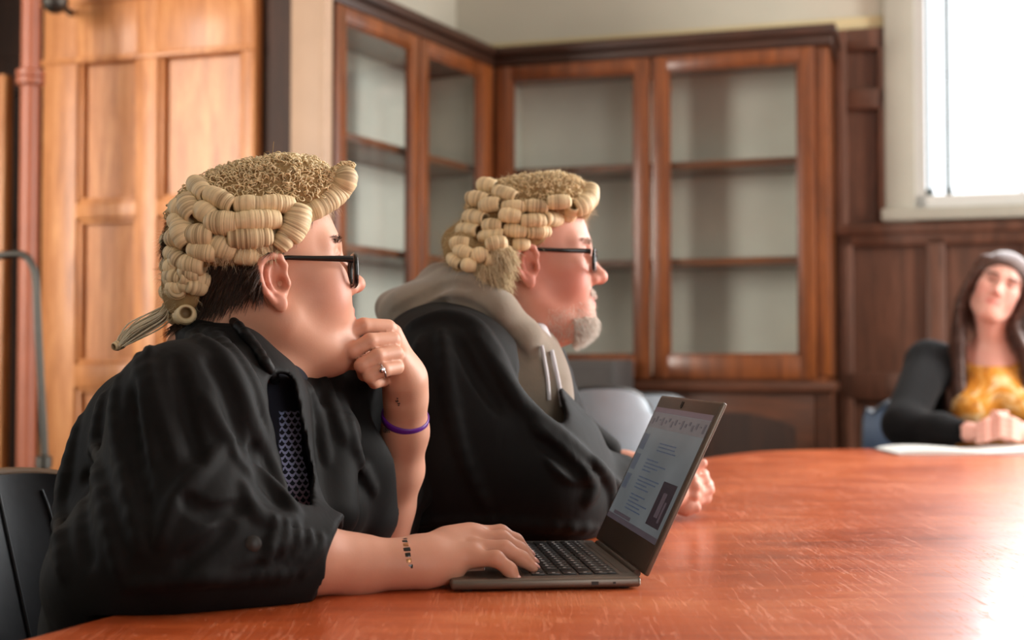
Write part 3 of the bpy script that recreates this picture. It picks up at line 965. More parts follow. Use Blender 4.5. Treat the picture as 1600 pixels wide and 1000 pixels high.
def glasses(M, person, width=0.070, thick=0.0042, lens_h=0.040, drop=0.0, tilt=0.0, full=0.0):
    g = MB_g = MB()
    root = None
    y0 = 0.006; xw = 0.052; xf = 0.103; zc = 0.012 + drop
    T = M
    def rim(q):
        pts = []
        for k in range(40):
            a = 2 * math.pi * k / 40
            ca, sa = math.cos(a), math.sin(a)
            px = (abs(ca) ** 0.62) * math.copysign(1, ca) * xw / 2
            pz = (abs(sa) ** 0.62) * math.copysign(1, sa) * lens_h / 2
            yy = 0.036 * q + px * q
            xx = xf - 0.15 * max(0, abs(yy) - 0.02) ** 1.0 * 0.9
            pts.append(T @ Vector((xx, yy, zc + pz)))
        return pts
    f = MB()
    rims = {}
    for q in (1, -1):
        rims[q] = rim(q)
        f.tube(rims[q], thick * 0.62 * M.to_scale()[0], 8, closed=True)
    f.tube([T @ Vector((xf - 0.001, -0.012, zc + 0.006)), T @ Vector((xf + 0.003, 0, zc + 0.009)), T @ Vector((xf - 0.001, 0.012, zc + 0.006))], 0.003, 8)
    g = adopt(f.build('glasses', M_frame, None, True, 80), person)
    for q in (1, -1):
        pl = MB(); vs = [pl.bm.verts.new(p) for p in rims[q]]; pl.bm.faces.new(vs)
        ext = bmesh.ops.extrude_face_region(pl.bm, geom=list(pl.bm.faces))
        d = (T.to_3x3() @ Vector((1, 0, 0))) * 0.0016
        for v in [e for e in ext['geom'] if isinstance(e, bmesh.types.BMVert)]: v.co += d
        adopt(pl.build('lens', M_lens, None, False), g)
        tm = MB()
        ye = 0.0755 + full * .45
        P = [Vector((xf - 0.010, 0.0655 * q, zc + 0.012)), Vector((xf - 0.022, 0.0700 * q, zc + 0.0125)), Vector((0.045, (0.072 + full * .35) * q, zc + 0.0125)),
             Vector((0.010, (ye) * q, zc + 0.013)), Vector((-0.012, (ye + 0.001) * q, zc + 0.010)), Vector((-0.030, (ye - .002) * q, zc - 0.006))]
        P = [T @ p for p in P]
        # flat-sided temple: an elongated section
        up = T.to_3x3() @ Vector((0, 0, 1)); si = T.to_3x3() @ Vector((0, 1, 0))
        rows = []
        hs = [0.0045, 0.0040, 0.0032, 0.0028, 0.0032, 0.004]
        for p, h_ in zip(P, hs):
            rows.append([tm.bm.verts.new(p + up * (h_ * math.sin(a)) * 1.0 + si * (0.0018 * math.cos(a))) for a in (2 * math.pi * k / 10 for k in range(10))])
        for a, b in zip(rows, rows[1:]):
            for k in range(10): tm.bm.faces.new((a[k], a[(k + 1) % 10], b[(k + 1) % 10], b[k]))
        tm.bm.faces.new(rows[0]); tm.bm.faces.new(rows[-1][::-1])
        adopt(tm.build('temple', M_frame, None, True, 60), g)
    return g


# ------------------------------------------------------------------ a barrister's wig
def curl_mesh(path, r, rng, bow=0.12, out=None, taper=0.0):
    """a rolled horsehair curl along a path: strand ridges round it, hollow spiral ends"""
    P = [np.array(q[:], dtype=float) for q in path]
    if len(P) == 2:
        ax = P[1] - P[0]; ax = ax / np.linalg.norm(ax)
        o = np.array(out[:]) if out is not None else np.cross(ax, (0.1, 0.2, 1.0))
        P = [P[0], (P[0] + P[1]) / 2 + o * bow * r, P[1]]
    P = np.array([q[:] for q in smooth_path([Vector(q) for q in P], 10)])
    sl = np.concatenate([[0], np.cumsum(np.linalg.norm(np.diff(P, axis=0), axis=1))]); L = sl[-1]
    n = max(12, int(L / 0.0008)); K = 22; hoff = rng.uniform(-.16, .16)
    t = np.linspace(0, 1, n)
    rr = r * (0.88 + 0.12 * np.sin(np.pi * t)) * (1 - taper * t)
    lines = rng.normal(0, 1, n); slow = np.convolve(rng.normal(0, 1, n), np.ones(5) / 2.2, 'same')
    rr = rr + lines * 0.00016 + slow * 0.00026
    prof = [(0.30 * r / L * 2, r * 0.42, 0.05), (0.0, r * 0.50, 0.1), (-0.004 / L, r * 0.62, 0.35), (-0.002 / L, r * 0.80, 0.8)]  # strand tone drops inside the hollow ends, painting their shade
    T = np.concatenate([[q[0] for q in prof], t, [1 - q[0] for q in prof[::-1]]])
    R = np.concatenate([[q[1] for q in prof], rr, [q[1] for q in prof[::-1]]])
    H = np.concatenate([[q[2] for q in prof], np.clip(0.58 + hoff + lines * 0.14 + slow * 0.13, 0, 1), [q[2] for q in prof[::-1]]])
    V = []; hue = []
    tw = rng.uniform(0, 6.28); prev = None
    for a, rad, h in zip(T, R, H):
        s_ = min(max(a, 0), 1) * L
        c = np.array([np.interp(s_, sl, P[:, i]) for i in range(3)])
        c1 = np.array([np.interp(min(s_ + L * .04, L), sl, P[:, i]) for i in range(3)]); c0 = np.array([np.interp(max(s_ - L * .04, 0), sl, P[:, i]) for i in range(3)])
        ax = c1 - c0; ax /= np.linalg.norm(ax)
        c = c + ax * ((a - min(max(a, 0), 1)) * L)
        if prev is None:
            u = np.cross(ax, (0, 0, 1.0) if abs(ax[2]) < .9 else (1.0, 0, 0))
        else: u = prev - ax * (prev @ ax)
        u /= np.linalg.norm(u); prev = u; v = np.cross(ax, u)
        for k in range(K):
            q = 2 * math.pi * k / K
            sp = 1 + 0.10 * math.cos(q + tw) if rad > r * .7 else 1
            V.append(c + (u * math.cos(q) + v * math.sin(q)) * rad * sp)
            hue.append(h)
    V = np.array(V); m = len(T)
    a = np.arange(m - 1)[:, None] * K + np.arange(K)[None]
    b = np.arange(m - 1)[:, None] * K + (np.arange(K)[None] + 1) % K
    F = np.stack([a, b, b + K, a + K], -1).reshape(-1, 4)
    c0 = len(V); V = np.vstack([V, V[:K].mean(0), V[-K:].mean(0)]); hue = hue + [0.0, 0.0]
    k = np.arange(K)
    F = np.vstack([F, np.stack([k, (k + 1) % K, np.full(K, c0), np.full(K, c0)], -1), np.stack([(m - 1) * K + k, (m - 1) * K + (k + 1) % K, np.full(K, c0 + 1), np.full(K, c0 + 1)], -1)])
    return V, F, hue


def add_curl(A, B, r, wig, rng, path=None, **k):
    V, F, hue = curl_mesh(path or [A, B], r, rng, **k)
    # drop degenerate quads into triangles by using a bmesh-free path
    me_f = [tuple(f) if f[2] != f[3] else tuple(f[:3]) for f in F.tolist()]
    me = bpy.data.meshes.new('curl'); me.from_pydata(V.tolist(), [], me_f)
    a = me.attributes.new('hue', 'FLOAT', 'POINT'); a.data.foreach_set('value', np.array(hue, dtype=np.float32))
    me.materials.append(M_wig)
    for p in me.polygons: p.use_smooth = True
    bm = bmesh.new(); bm.from_mesh(me); bmesh.ops.recalc_face_normals(bm, faces=bm.faces); bm.to_mesh(me); bm.free()
    o = bpy.data.objects.new('curl', me); COL.objects.link(o)
    return adopt(o, wig)


def loops(name, pts, nrm, rng, r0, th, wig):
    """tiny frizzed loops standing on the cap, in one mesh"""
    V = []; F = []; hue = []
    n0 = 0; S = 7; K = 4
    for p, n in zip(pts, nrm):
        a = rng.normal(0, 1, 3); a -= n * (a @ n); a /= np.linalg.norm(a); b = np.cross(n, a)
        r = r0 * rng.uniform(0.7, 1.25); tilt = rng.uniform(0.2, 0.9)
        up = n * math.cos(tilt) + b * math.sin(tilt)
        span = rng.uniform(3.6, 5.4); st = rng.uniform(-0.9, -0.2)
        h = rng.uniform(0.4, 1)
        for i in range(S):
            q = st + span * i / (S - 1)
            c = p + a * (r * math.cos(q)) + up * (r * math.sin(q) + r * 0.35)
            rad = a * math.cos(q) + up * math.sin(q)
            w2 = np.cross(a, up)
            for k in range(K):
                z = 2 * math.pi * k / K
                V.append(c + (rad * math.cos(z) + w2 * math.sin(z)) * th); hue.append(h)
        for i in range(S - 1):
            for k in range(K):
                x = n0 + i * K + k; y = n0 + i * K + (k + 1) % K
                F.append((x, y, y + K, x + K))
        n0 += S * K
    return raw_mesh(name, np.array(V), np.array(F), M_wig, wig, {'hue': hue})


def hand_chain(s, pts, rs, k=0.006):
    s.chain(pts, rs, k)

# ================================================================== first barrister (nearest)
rng = np.random.default_rng(7)
FULL1 = 0.010
E1 = W(437, 441, 1.63)
az1 = 21.0
Rr = Vector((math.sin(math.radians(az1)), -math.cos(math.radians(az1)), 0))
O1 = E1 - Rr * (0.0735 + FULL1 * .45 + 0.008)
H1 = frame(O1, az1, 12.0, 0.0, 1.04)
man1 = empty('person', (O1.x - 0.1, O1.y, 0))
tag(man1, 'person in black gown and curled wig resting chin on fist, nearest, typing on the laptop', 'person')

N1 = W(378, 560, 1.70)
SR1 = W(287, 612, 1.52); SL1 = SR1 + Vector((0.34, 0.94, 0)) * 0.37
ER1 = W(300, 868, 1.47); WR1 = W(630, 882, 1.545)
EL1 = W(592, 830, 1.90); WL1 = W(634, 622, 1.79)
HIP1 = Vector((-0.44, 1.74, 0.56))

def hair_test1(L):
    x, y, z = L[:, 0], np.abs(L[:, 1]), L[:, 2]
    nape = (x < -0.024) & (z > -0.010 + 0.20 * (x + 0.024)) & (z > -0.030) & (z < 0.13) & (x > -0.13) & (y < 0.1)
    side = (x >= -0.027) & (x < 0.062) & (z > 0.035 + np.maximum(0, x - 0.014) * 0.72) & (y > 0.030) & (y < 0.1)
    burn = (x > 0.010) & (x < 0.024) & (z > 0.006) & (z < 0.06) & (y > 0.055) & (y < 0.1)
    return nape | side


b = Soft(H1); head(b, FULL1, 0.95, 0.002)
b.ell((0.035, 0, -0.098), (0.045, 0.042, 0.024), 0.03)           # fullness under the chin
hw = lambda p: H1 @ Vector(p)
b.M = Matrix.Identity(4)
b.cap(hw((-0.030, 0, -0.030)), N1 + Vector((-0.03, 0.0, 0.0)), 0.060, 0.066, 0.03)
b.cap(hw((0.000, 0, -0.07)), N1 + Vector((0.02, 0.0, -0.02)), 0.052, 0.060, 0.03)
b.cap(N1 + Vector((-0.02, 0, -0.03)), SR1.lerp(N1, 0.25) + Vector((0, 0, -0.02)), 0.055, 0.045, 0.04)
b.cap(N1 + Vector((-0.02, 0, -0.03)), SL1.lerp(N1, 0.25) + Vector((0, 0, -0.02)), 0.055, 0.045, 0.04)
b.cap(N1 + Vector((-0.02, 0, -0.10)), HIP1, 0.10, 0.14, 0.05)
b.cap(SR1.lerp(N1, 0.25) + Vector((0, 0, -0.02)), ER1, 0.043, 0.036, 0.03)
b.cap(SL1.lerp(N1, 0.25) + Vector((0, 0, -0.02)), EL1, 0.043, 0.036, 0.03)
# right forearm lying on the table
tzr = lambda p, r: Vector((p.x, p.y, max(p.z, TZ + r + 0.001)))
mid = WR1.lerp(ER1, 0.45)
b.chain([tzr(ER1, .038), tzr(mid + Vector((0, 0, 0.002)), .034), tzr(W(560, 883, 1.54), .0285), tzr(W(625, 882, 1.55), .0245)], [0.038, 0.034, 0.0285, 0.0245], 0.03)
# right hand reaching over the laptop edge: palm down, little finger nearest the camera
b.cap(W(628, 880, 1.555), W(668, 873, 1.562), 0.0245, 0.0225, 0.02)
b.cap(W(655, 866, 1.575), W(735, 843, 1.61), 0.0215, 0.0170, 0.02)
b.cap(W(660, 885, 1.555), W(738, 866, 1.572), 0.0190, 0.0135, 0.02)
b.cap(W(672, 893, 1.555), W(705, 893, 1.562), 0.0135, 0.0115, 0.02)
b.cap(W(700, 850, 1.60), W(742, 838, 1.625), 0.0170, 0.0125, 0.02)
fR = [
    ([W(742, 873, 1.565), W(775, 873, 1.560), W(796, 890, 1.556), W(806, 906, 1.553)], [0.0105, 0.0088, 0.0078, 0.0064]),
    ([W(744, 856, 1.585), W(788, 858, 1.585), W(815, 873, 1.585), W(833, 887, 1.585)], [0.0112, 0.0098, 0.0084, 0.0066]),
    ([W(742, 842, 1.607), W(784, 842, 1.612), W(812, 859, 1.614), W(832, 878, 1.615)], [0.0112, 0.0098, 0.0084, 0.0066]),
    ([W(740, 834, 1.630), W(782, 833, 1.640), W(806, 845, 1.645), W(826, 866, 1.648)], [0.0110, 0.0096, 0.0082, 0.0066]),
    ([W(690, 880, 1.60), W(722, 890, 1.605), W(748, 891, 1.607)], [0.0125, 0.0100, 0.0076]),
]
for p, r in fR: b.chain(p, r, 0.0065)
# left forearm standing on its elbow, hand loosely closed under the chin
b.chain([EL1, W(608, 788, 1.88), W(624, 735, 1.85), W(633, 675, 1.82), WL1], [0.036, 0.0305, 0.0280, 0.0262, 0.0256], 0.03)
b.cap(WL1, W(632, 590, 1.775), 0.0258, 0.025, 0.02)
b.cap(W(633, 590, 1.78), W(612, 522, 1.76), 0.0245, 0.0145, 0.02)
b.cap(W(632, 592, 1.765), W(622, 560, 1.745), 0.0235, 0.0150, 0.015)
fL = [
    ([W(606, 512, 1.752), W(568, 509, 1.730), W(541, 522, 1.724), W(534, 546, 1.748), W(548, 558, 1.772)], [0.0112, 0.0104, 0.0104, 0.009, 0.008]),
    ([W(613, 531, 1.738), W(578, 533, 1.714), W(551, 549, 1.708), W(553, 567, 1.738), W(575, 570, 1.765)], [0.0110, 0.0104, 0.0102, 0.009, 0.008]),
    ([W(618, 552, 1.730), W(590, 556, 1.707), W(565, 571, 1.701), W(569, 585, 1.730), W(590, 584, 1.755)], [0.0106, 0.0098, 0.0096, 0.0086, 0.008]),
    ([W(620, 574, 1.726), W(600, 578, 1.706), W(577, 588, 1.701), W(585, 598, 1.725), W(600, 596, 1.745)], [0.0098, 0.0089, 0.0086, 0.0078, 0.007]),
]
for p, r in fL: b.chain(p, r, 0.0024)
b.chain([W(616, 590, 1.79), W(585, 568, 1.795), W(556, 553, 1.79), W(534, 545, 1.78)], [0.0165, 0.0125, 0.0108, 0.0085], 0.008)

mk = head_marks(H1, 0, FULL1)
def marks1(V):
    a = mk(V)
    for (x, y, Y, r) in ((540, 523, 1.728, .012), (552, 547, 1.71, .012), (565, 567, 1.703, .012), (578, 581, 1.703, .01), (808, 905, 1.553, .010), (832, 886, 1.585, .010), (832, 876, 1.615, .010)):
        c = np.array(W(x, y, Y)[:]); a['red'] = np.maximum(a['red'], 0.34 * np.exp(-((V - c) ** 2).sum(1) / r ** 2))
    mole = np.array(b_mole[:]); a['dark'] = np.clip(np.exp(-((V - mole) ** 2).sum(1) / 0.0022 ** 2) * 1.1, 0, 0.7)
    Mi_ = np.array(H1.inverted()); L_ = V @ Mi_[:3, :3].T + Mi_[:3, 3]
    a['dark'] = np.maximum(a['dark'], 0.75 * (hair_test1(L_) & (np.abs(L_[:, 2]) < .2) & (np.abs(L_[:, 0]) < .15)))
    return a
b_mole = b.hit(399, 471) or O1
body1 = skin(b, 'body', 0.0021, M_skin1, man1, marks1, 1)
eyes(H1, man1)
glasses(frame(O1, az1, 1.5, 0.0, 1.04), man1, full=FULL1, thick=0.0052, lens_h=0.037, drop=0.004)

# finger nails on the typing hand
for (p, q, r) in ((fR[0][0][2], fR[0][0][3], .0064), (fR[1][0][2], fR[1][0][3], .0066), (fR[2][0][2], fR[2][0][3], .0066), (fR[3][0][2], fR[3][0][3], .0066)):
    d = (q - p).normalized(); up = Vector((0, 0, 1)); n = (up - d * up.dot(d)).normalized(); sd = d.cross(n)
    T = Matrix((( d.x, sd.x, n.x, 0), (d.y, sd.y, n.y, 0), (d.z, sd.z, n.z, 0), (0, 0, 0, 1))); T.translation = q + n * r * 0.72 + d * 0.001
    m = MB(); bmesh.ops.create_uvsphere(m.bm, u_segments=16, v_segments=10, radius=1.0)
    for v in m.bm.verts: v.co = T @ Vector((v.co.x * 0.0062, v.co.y * 0.0046, v.co.z * 0.0022))
    adopt(m.build('fingernail', M_nail if 'M_nail' in globals() else plain('pink_nail', srgb(226, 168, 156), 0.25, 0, 0.02), None, True, 80), man1)

# short brown hair: a close shell of strands over nape, temple and sideburn
def scalp(V, test, n, rng, Hm):
    Mi = np.array(Hm.inverted()); L = V @ Mi[:3, :3].T + Mi[:3, 3]
    idx = np.nonzero(test(L))[0]
    pick = rng.choice(idx, min(n, len(idx) * 3), replace=True)
    return V[pick] + rng.normal(0, 0.0008, (len(pick), 3)), L[pick]
def body_verts(o):
    v = np.zeros(len(o.data.vertices) * 3, dtype=np.float32); o.data.vertices.foreach_get('co', v); return v.reshape(-1, 3).astype(np.float64)
BV1 = body_verts(body1)
roots, L = scalp(BV1, hair_test1, 15000, rng, H1)
g = b.grad(roots)
Rm = np.array(H1.to_3x3().normalized())
dl = np.stack([np.where(L[:, 0] < -0.02, -0.55, -0.75), np.zeros(len(L)), np.full(len(L), -0.75)], -1) @ Rm.T
d = dl - g * (dl * g).sum(1)[:, None] + g * 0.28 + rng.normal(0, 0.12, roots.shape)
strands('hair', roots, d, rng.uniform(0.010, 0.022, len(roots)), 0.0005, M_brown, man1, rng, 3, 0.1)
# eyebrow
def brow_test(L): return (L[:, 0] > 0.062) & (np.abs(L[:, 1]) > 0.014) & (np.abs(L[:, 1]) < 0.052) & (np.abs(L[:, 2] - 0.0375 - 0.05 * (0.035 - np.abs(np.abs(L[:, 1]) - 0.03))) < 0.0042)
roots, L = scalp(BV1, brow_test, 500, rng, H1); g = b.grad(roots)
dl = np.stack([np.full(len(L), -0.5), np.sign(L[:, 1]), np.full(len(L), 0.15)], -1) @ Rm.T
for q in (1, -1):
    m_ = L[:, 1] * q > 0
    strands('eyebrow', roots[m_], (dl + g * 0.3 + rng.normal(0, .15, roots.shape))[m_], rng.uniform(0.005, 0.009, m_.sum()), 0.0003, M_brown, man1, rng, 2, 0.0)


# ---- the wig
def make_wig(Hm, person, rng, cam_curls, far_curls, nloops, r0, z_low, big=1.0, soft_loops=0.001, cut_nape=False, extra=None):
    c = Soft(Hm)
    c.ell((-0.008, 0, 0.080), (0.096, 0.087, 0.066), 0.01)
    c.ell((0.016, 0, 0.098), (0.088, 0.078, 0.050), 0.02)
    c.ell((-0.014, 0, 0.045), (0.100, 0.084, 0.070), 0.02)
    c.ell((0.052, 0, 0.112), (0.046, 0.066, 0.030), 0.03)
    for q_ in (1, -1): c.ell((0.044, 0.036 * q_, 0.104), (0.044, 0.044, 0.032), 0.02)
    if extra: extra(c)
    c.cap((0.070, -0.050, 0.096), (0.070, 0.050, 0.096), 0.022, 0.022, 0.02)
    c.ell((-0.072, 0, 0.010), (0.052, 0.062, 0.050), 0.02)
    # hollow where the head sits
    c.box((0.107, 0, 0.004), (0.080, 0.2, 0.070), 0.02, 0.01, 's')
    c.box((0.0, 0, -0.065), (0.20, 0.2, 0.085), 0.01, 0.01, 's', Matrix.Rotation(math.radians(-22), 3, 'Y'))
    if cut_nape:
        R12 = Matrix.Rotation(math.radians(12), 3, 'Y'); c.box(R12 @ Vector((-0.027, 0, -0.052)), (0.060, 0.2, 0.070), 0.012, 0.008, 's', R12)
    V, F = c.net(0.0028); V = relax(V, F, 1)
    Mi = np.array(Hm.inverted()); L = V @ Mi[:3, :3].T + Mi[:3, 3]
    wig = raw_mesh('wig', V, F, M_wigcap, person, {'hue': np.full(len(V), 0.5)})
    # frizzed loops on the crown
    top = np.nonzero((L[:, 2] > z_low + 0.10 * np.maximum(0, -L[:, 0])))[0]
    pk = rng.choice(top, nloops)
    P = V[pk] + rng.normal(0, 0.0015, (nloops, 3)); G = c.grad(P)
    loops('frizz', P, G, rng, r0, soft_loops, wig)
    eye = Vector((0, 0, CZ))
    for (x0, y0, x1, y1, r, lift) in cam_curls:
        ha = c.hit(x0, y0) ; hb = c.hit(x1, y1)
        if ha is None and hb is None: continue
        if ha is None: Yd = hb.y + 0.012; ha = W(x0, y0, Yd)
        if hb is None: Yd = ha.y + 0.012; hb = W(x1, y1, Yd)
        m = ha.lerp(hb, 0.5); g = Vector(c.grad(np.array([m[:]]))[0])
        back = (m - eye).normalized()
        A = ha - back * (r * lift); B = hb - back * (r * lift)
        add_curl(A, B, r, wig, rng, out=g, bow=0.15)
    for (p, q, r) in far_curls:
        add_curl(Hm @ Vector(p), Hm @ Vector(q), r, wig, rng, bow=0.15)
    return wig, c


def zc(l, ox, oy, sc): return [(ox + a / sc, oy + b_ / sc, ox + c_ / sc, oy + d_ / sc, r, lf) for a, b_, c_, d_, r, lf in l]
S1 = 3.126
C1 = zc([
    (268, 205, 318, 262, .0130, .5), (330, 262, 440, 318, .0125, .5),
    (470, 312, 590, 312, .0118, .5), (600, 312, 735, 316, .0118, .5),
    (775, 330, 720, 470, .0175, .4), (720, 440, 672, 512, .0125, .6),
    (228, 290, 262, 362, .0145, .4), (290, 330, 345, 365, .0130, .5), (335, 398, 462, 402, .0150, .6), (470, 396, 668, 386, .0128, .8),
    (190, 410, 226, 500, .0150, .4), (250, 455, 345, 460, .0150, .4), (440, 478, 626, 466, .0138, .8), (365, 500, 450, 535, .0150, .2),
    (252, 528, 356, 548, .0125, .8), (165, 560, 215, 600, .0110, .5), (215, 600, 300, 610, .0135, .3),
    (180, 330, 222, 345, .0130, .3), (168, 395, 205, 405, .0125, .3), (150, 480, 196, 480, .0125, .3), (140, 545, 190, 560, .0115, .3), (140, 620, 180, 625, .0110, .3), (300, 175, 350, 150, .0110, .2),
    (140, 655, 196, 668, .0112, .3), (210, 640, 275, 652, .0118, .3), (235, 704, 300, 716, .0108, .5), (150, 705, 190, 712, .0100, .4),
    (132, 670, 168, 690, .0100, .6), (205, 665, 318, 690, .0120, .8), (185, 700, 235, 712, .0090, .3),
    (470, 560, 590, 560, .0120, .2), (560, 545, 620, 520, .0120, .1),
], 220, 220, S1)
far = []
for zr, y, n in ((0.100, 0.084, 3), (0.072, 0.095, 4), (0.046, 0.098, 4), (0.020, 0.094, 3)):
    for i in range(n):
        x = -0.085 + i * 0.042 + (zr * 13 % 0.01)
        far.append(((x, y * (1 - max(0, -x - 0.06) * 3), zr), (x + 0.034, y * (1 - max(0, -x - 0.1) * 3), zr), 0.0125))
for y in (-0.050, -0.015, 0.020, 0.050):
    for zr, x in ((0.112, -0.078), (0.080, -0.096), (0.048, -0.106), (0.016, -0.112), (-0.014, -0.108)):
        if abs(y + .015) > .035 and zr < 0.05: x += 0.014
        far.append(((x, y, zr), (x, y + 0.030, zr), 0.0125))
FR1 = [(1010, 170), (985, 235), (930, 285), (865, 325), (800, 352)]
wig1, wc1 = make_wig(H1, man1, rng, C1, far, 2600, 0.0034, 0.092, soft_loops=0.0008, cut_nape=True)
Pf = [wc1.hit(220 + x / S1, 220 + y / S1) for x, y in FR1]
Yf = [h.y for h in Pf if h is not None]
Pf = [h if h is not None else W(220 + x / S1, 220 + y / S1, Yf[0] + 0.01) for h, (x, y) in zip(Pf, FR1)]
add_curl(None, None, 0.0155, wig1, rng, path=[H1 @ Vector((0.054, 0.060, 0.092)), H1 @ Vector((0.074, 0.030, 0.098)), H1 @ Vector((0.079, -0.005, 0.099))] + [p_.lerp(H1 @ Vector((0, 0, .1)), .04) for p_ in Pf])
rp, rn_ = [], []
for _ in range(420):
    t_ = rng.uniform(0, 1); i_ = min(int(t_ * 3), 2); f_ = t_ * 3 - i_
    hp = [H1 @ Vector((0.074, 0.030, 0.098)), H1 @ Vector((0.079, -0.005, 0.099)), Pf[0], Pf[1]]
    c_ = hp[i_].lerp(hp[i_ + 1], f_); th_ = rng.uniform(0.2, 2.1)
    n_ = (Vector((0, 0, 1)) * math.sin(th_) + (H1.to_3x3() @ Vector((-1, 0, 0))).normalized() * math.cos(th_)).normalized()
    rp.append(np.array((c_ + n_ * 0.0148)[:])); rn_.append(np.array(n_[:]))
loops('frizz', rp, rn_, rng, 0.0032, 0.0008, wig1)
# loose hairs on top and along the hairline
wigV = body_verts(wig1)
pk = rng.choice(len(wigV), 2200); G = wc1.grad(wigV[pk])
strands('flyaway', wigV[pk], G + rng.normal(0, .9, G.shape), rng.uniform(0.006, 0.016, len(pk)), 0.00022, M_fuzz, wig1, rng, 3, 0.3, 0.002)
# brushed strands under the lowest curls by the ear
rts = []; drs = []
for _ in range(1500):
    t = rng.uniform(); px = 330 + 100 * t + rng.normal(0, 2); py = 372 + rng.uniform(-12, 22) + 4 * math.sin(t * 9)
    h = wc1.hit(px, py - 8) if _ % 6 == 0 else None
    if h is None and rts: base_ = rts[-1] + rng.normal(0, .002, 3); rts.append(base_)
    elif h is not None: rts.append(np.array(h[:]) + np.array((0, -0.003, 0)))
    else: continue
    drs.append(np.array((rng.normal(-0.1, .25), rng.normal(-0.15, .2), -1.0)))
strands('brushed_strands', np.array(rts), np.array(drs), rng.uniform(0.012, 0.024, len(rts)), 0.0004, M_fuzz, wig1, rng, 3, 0.1, 0.0015)
# two tails hanging down the back, with the dark ribbon that ties them
tail = MB()
tl = []
for k in range(60):
    o0 = rng.normal(0, 5, 2); o1 = rng.normal(0, 8, 2); dy = rng.uniform(-.02, .02)
    tail.tube(smooth_path([W(292 + o0[0], 455 + o0[1], 1.70 + dy), W(268 + o0[0], 475, 1.69 + dy), W(250 + o1[0], 494 + o1[1] * .7, 1.68 + dy), W(216 + o1[0] * 1.6, 514 + o1[1] * .7, 1.68 + dy), W(188 + o1[0] * .5, 539 + o1[1] * .4, 1.68 + dy)], 4), 0.0009, 5)
adopt(tail.build('tail', plain('pale_horsehair_tail', srgb(214, 202, 176), 0.5, 0, 0.12, 60), None, True, 80), wig1)
for (x, y) in ((186, 541),):
    add_curl(W(x - 5, y, 1.67), W(x + 5, y - 3, 1.68), 0.0065, wig1, rng)
rb = Soft(); rb.ell(W(290, 462, 1.71), (0.016, 0.018, 0.014), 0.01); rb.cap(W(284, 455, 1.69), W(300, 468, 1.70), 0.010, 0.006, .01); rb.cap(W(287, 470, 1.69), W(276, 462, 1.70), 0.009, 0.005, .01)
skin(rb, 'ribbon', 0.0022, plain('slate_ribbon', srgb(58, 60, 76), 0.35, 0, 0.15), wig1)
st_ = MB(); a0 = wc1.hit(425, 246) or W(425, 240, 1.65)
st_.tube([a0, a0 + Vector((0.001, 0, 0.010)), a0 + Vector((0.002, 0, 0.020))], 0.0004, 5)
st_.tube([a0 + Vector((-0.012, 0, 0.0)), a0 + Vector((-0.010, 0, 0.006)), a0 + Vector((-0.004, 0, 0.008)), a0 + Vector((-0.001, 0, 0.002))], 0.0004, 5)
adopt(st_.build('stray_hair', M_wigcap, None, True, 80), wig1)

# ---- the gown
r1 = Soft()
CH1 = W(372, 720, 1.72)
r1.cap(HIP1 + Vector((0.01, 0, -0.06)), Vector((-0.385, 1.72, 0.89)), 0.152, 0.145, 0.05)
r1.cap(W(208, 770, 1.72), W(228, 900, 1.66), 0.096, 0.096, 0.04)
r1.cap(SR1 + Vector((0.0, 0, -0.030)), SL1 + Vector((0, 0, -0.015)), 0.066, 0.066, 0.03)
r1.cap(W(340, 580, 1.66), SR1 + Vector((0.01, 0, -0.028)), 0.053, 0.066, 0.03)
r1.cap(W(336, 543, 1.70), W(355, 545, 1.82), 0.045, 0.045, 0.03)
r1.chain([W(330, 540, 1.66), W(372, 560, 1.62), W(410, 598, 1.62)], [0.030, 0.030, 0.028], 0.03)
r1.cap(W(284, 632, 1.66), W(236, 672, 1.72), 0.056, 0.082, 0.03)
r1.cap(SR1 + Vector((0, 0, -0.025)), ER1 + Vector((-0.01, 0, 0.015)), 0.078, 0.088, 0.04)                  # sleeve, upper
r1.cap(SR1 + Vector((-0.045, 0.03, -0.11)), ER1 + Vector((-0.07, 0.02, 0.0)), 0.060, 0.078, 0.05)
r1.cap(ER1 + Vector((-0.075, 0.0, -0.04)), W(180, 905, 1.50), 0.070, 0.058, 0.05)
r1.chain([ER1 + Vector((0.0, 0.0, 0.02)), W(395, 868, 1.50), W(550, 878, 1.54)], [0.086, 0.068, 0.050], 0.04)
r1.cap(ER1 + Vector((-0.11, -0.01, -0.03)), W(440, 915, 1.50), 0.040, 0.020, 0.04)
r1.cap(W(158, 880, 1.62), W(150, 1005, 1.50), 0.058, 0.050, 0.04)
r1.cap(W(160, 1000, 1.52), W(185, 1300, 1.60), 0.055, 0.08, 0.05)
# front hanging folds down the chest
r1.cap(W(410, 640, 1.60), W(430, 800, 1.58), 0.050, 0.055, 0.05)
r1.cap(W(425, 600, 1.64), W(447, 780, 1.64), 0.020, 0.034, 0.03)
r1.cap(W(520, 640, 1.84), W(505, 790, 1.76), 0.055, 0.06, 0.05)
r1.chain([W(500, 610, 1.76), W(518, 680, 1.70), W(516, 800, 1.66)], [0.022, 0.030, 0.036], 0.03)
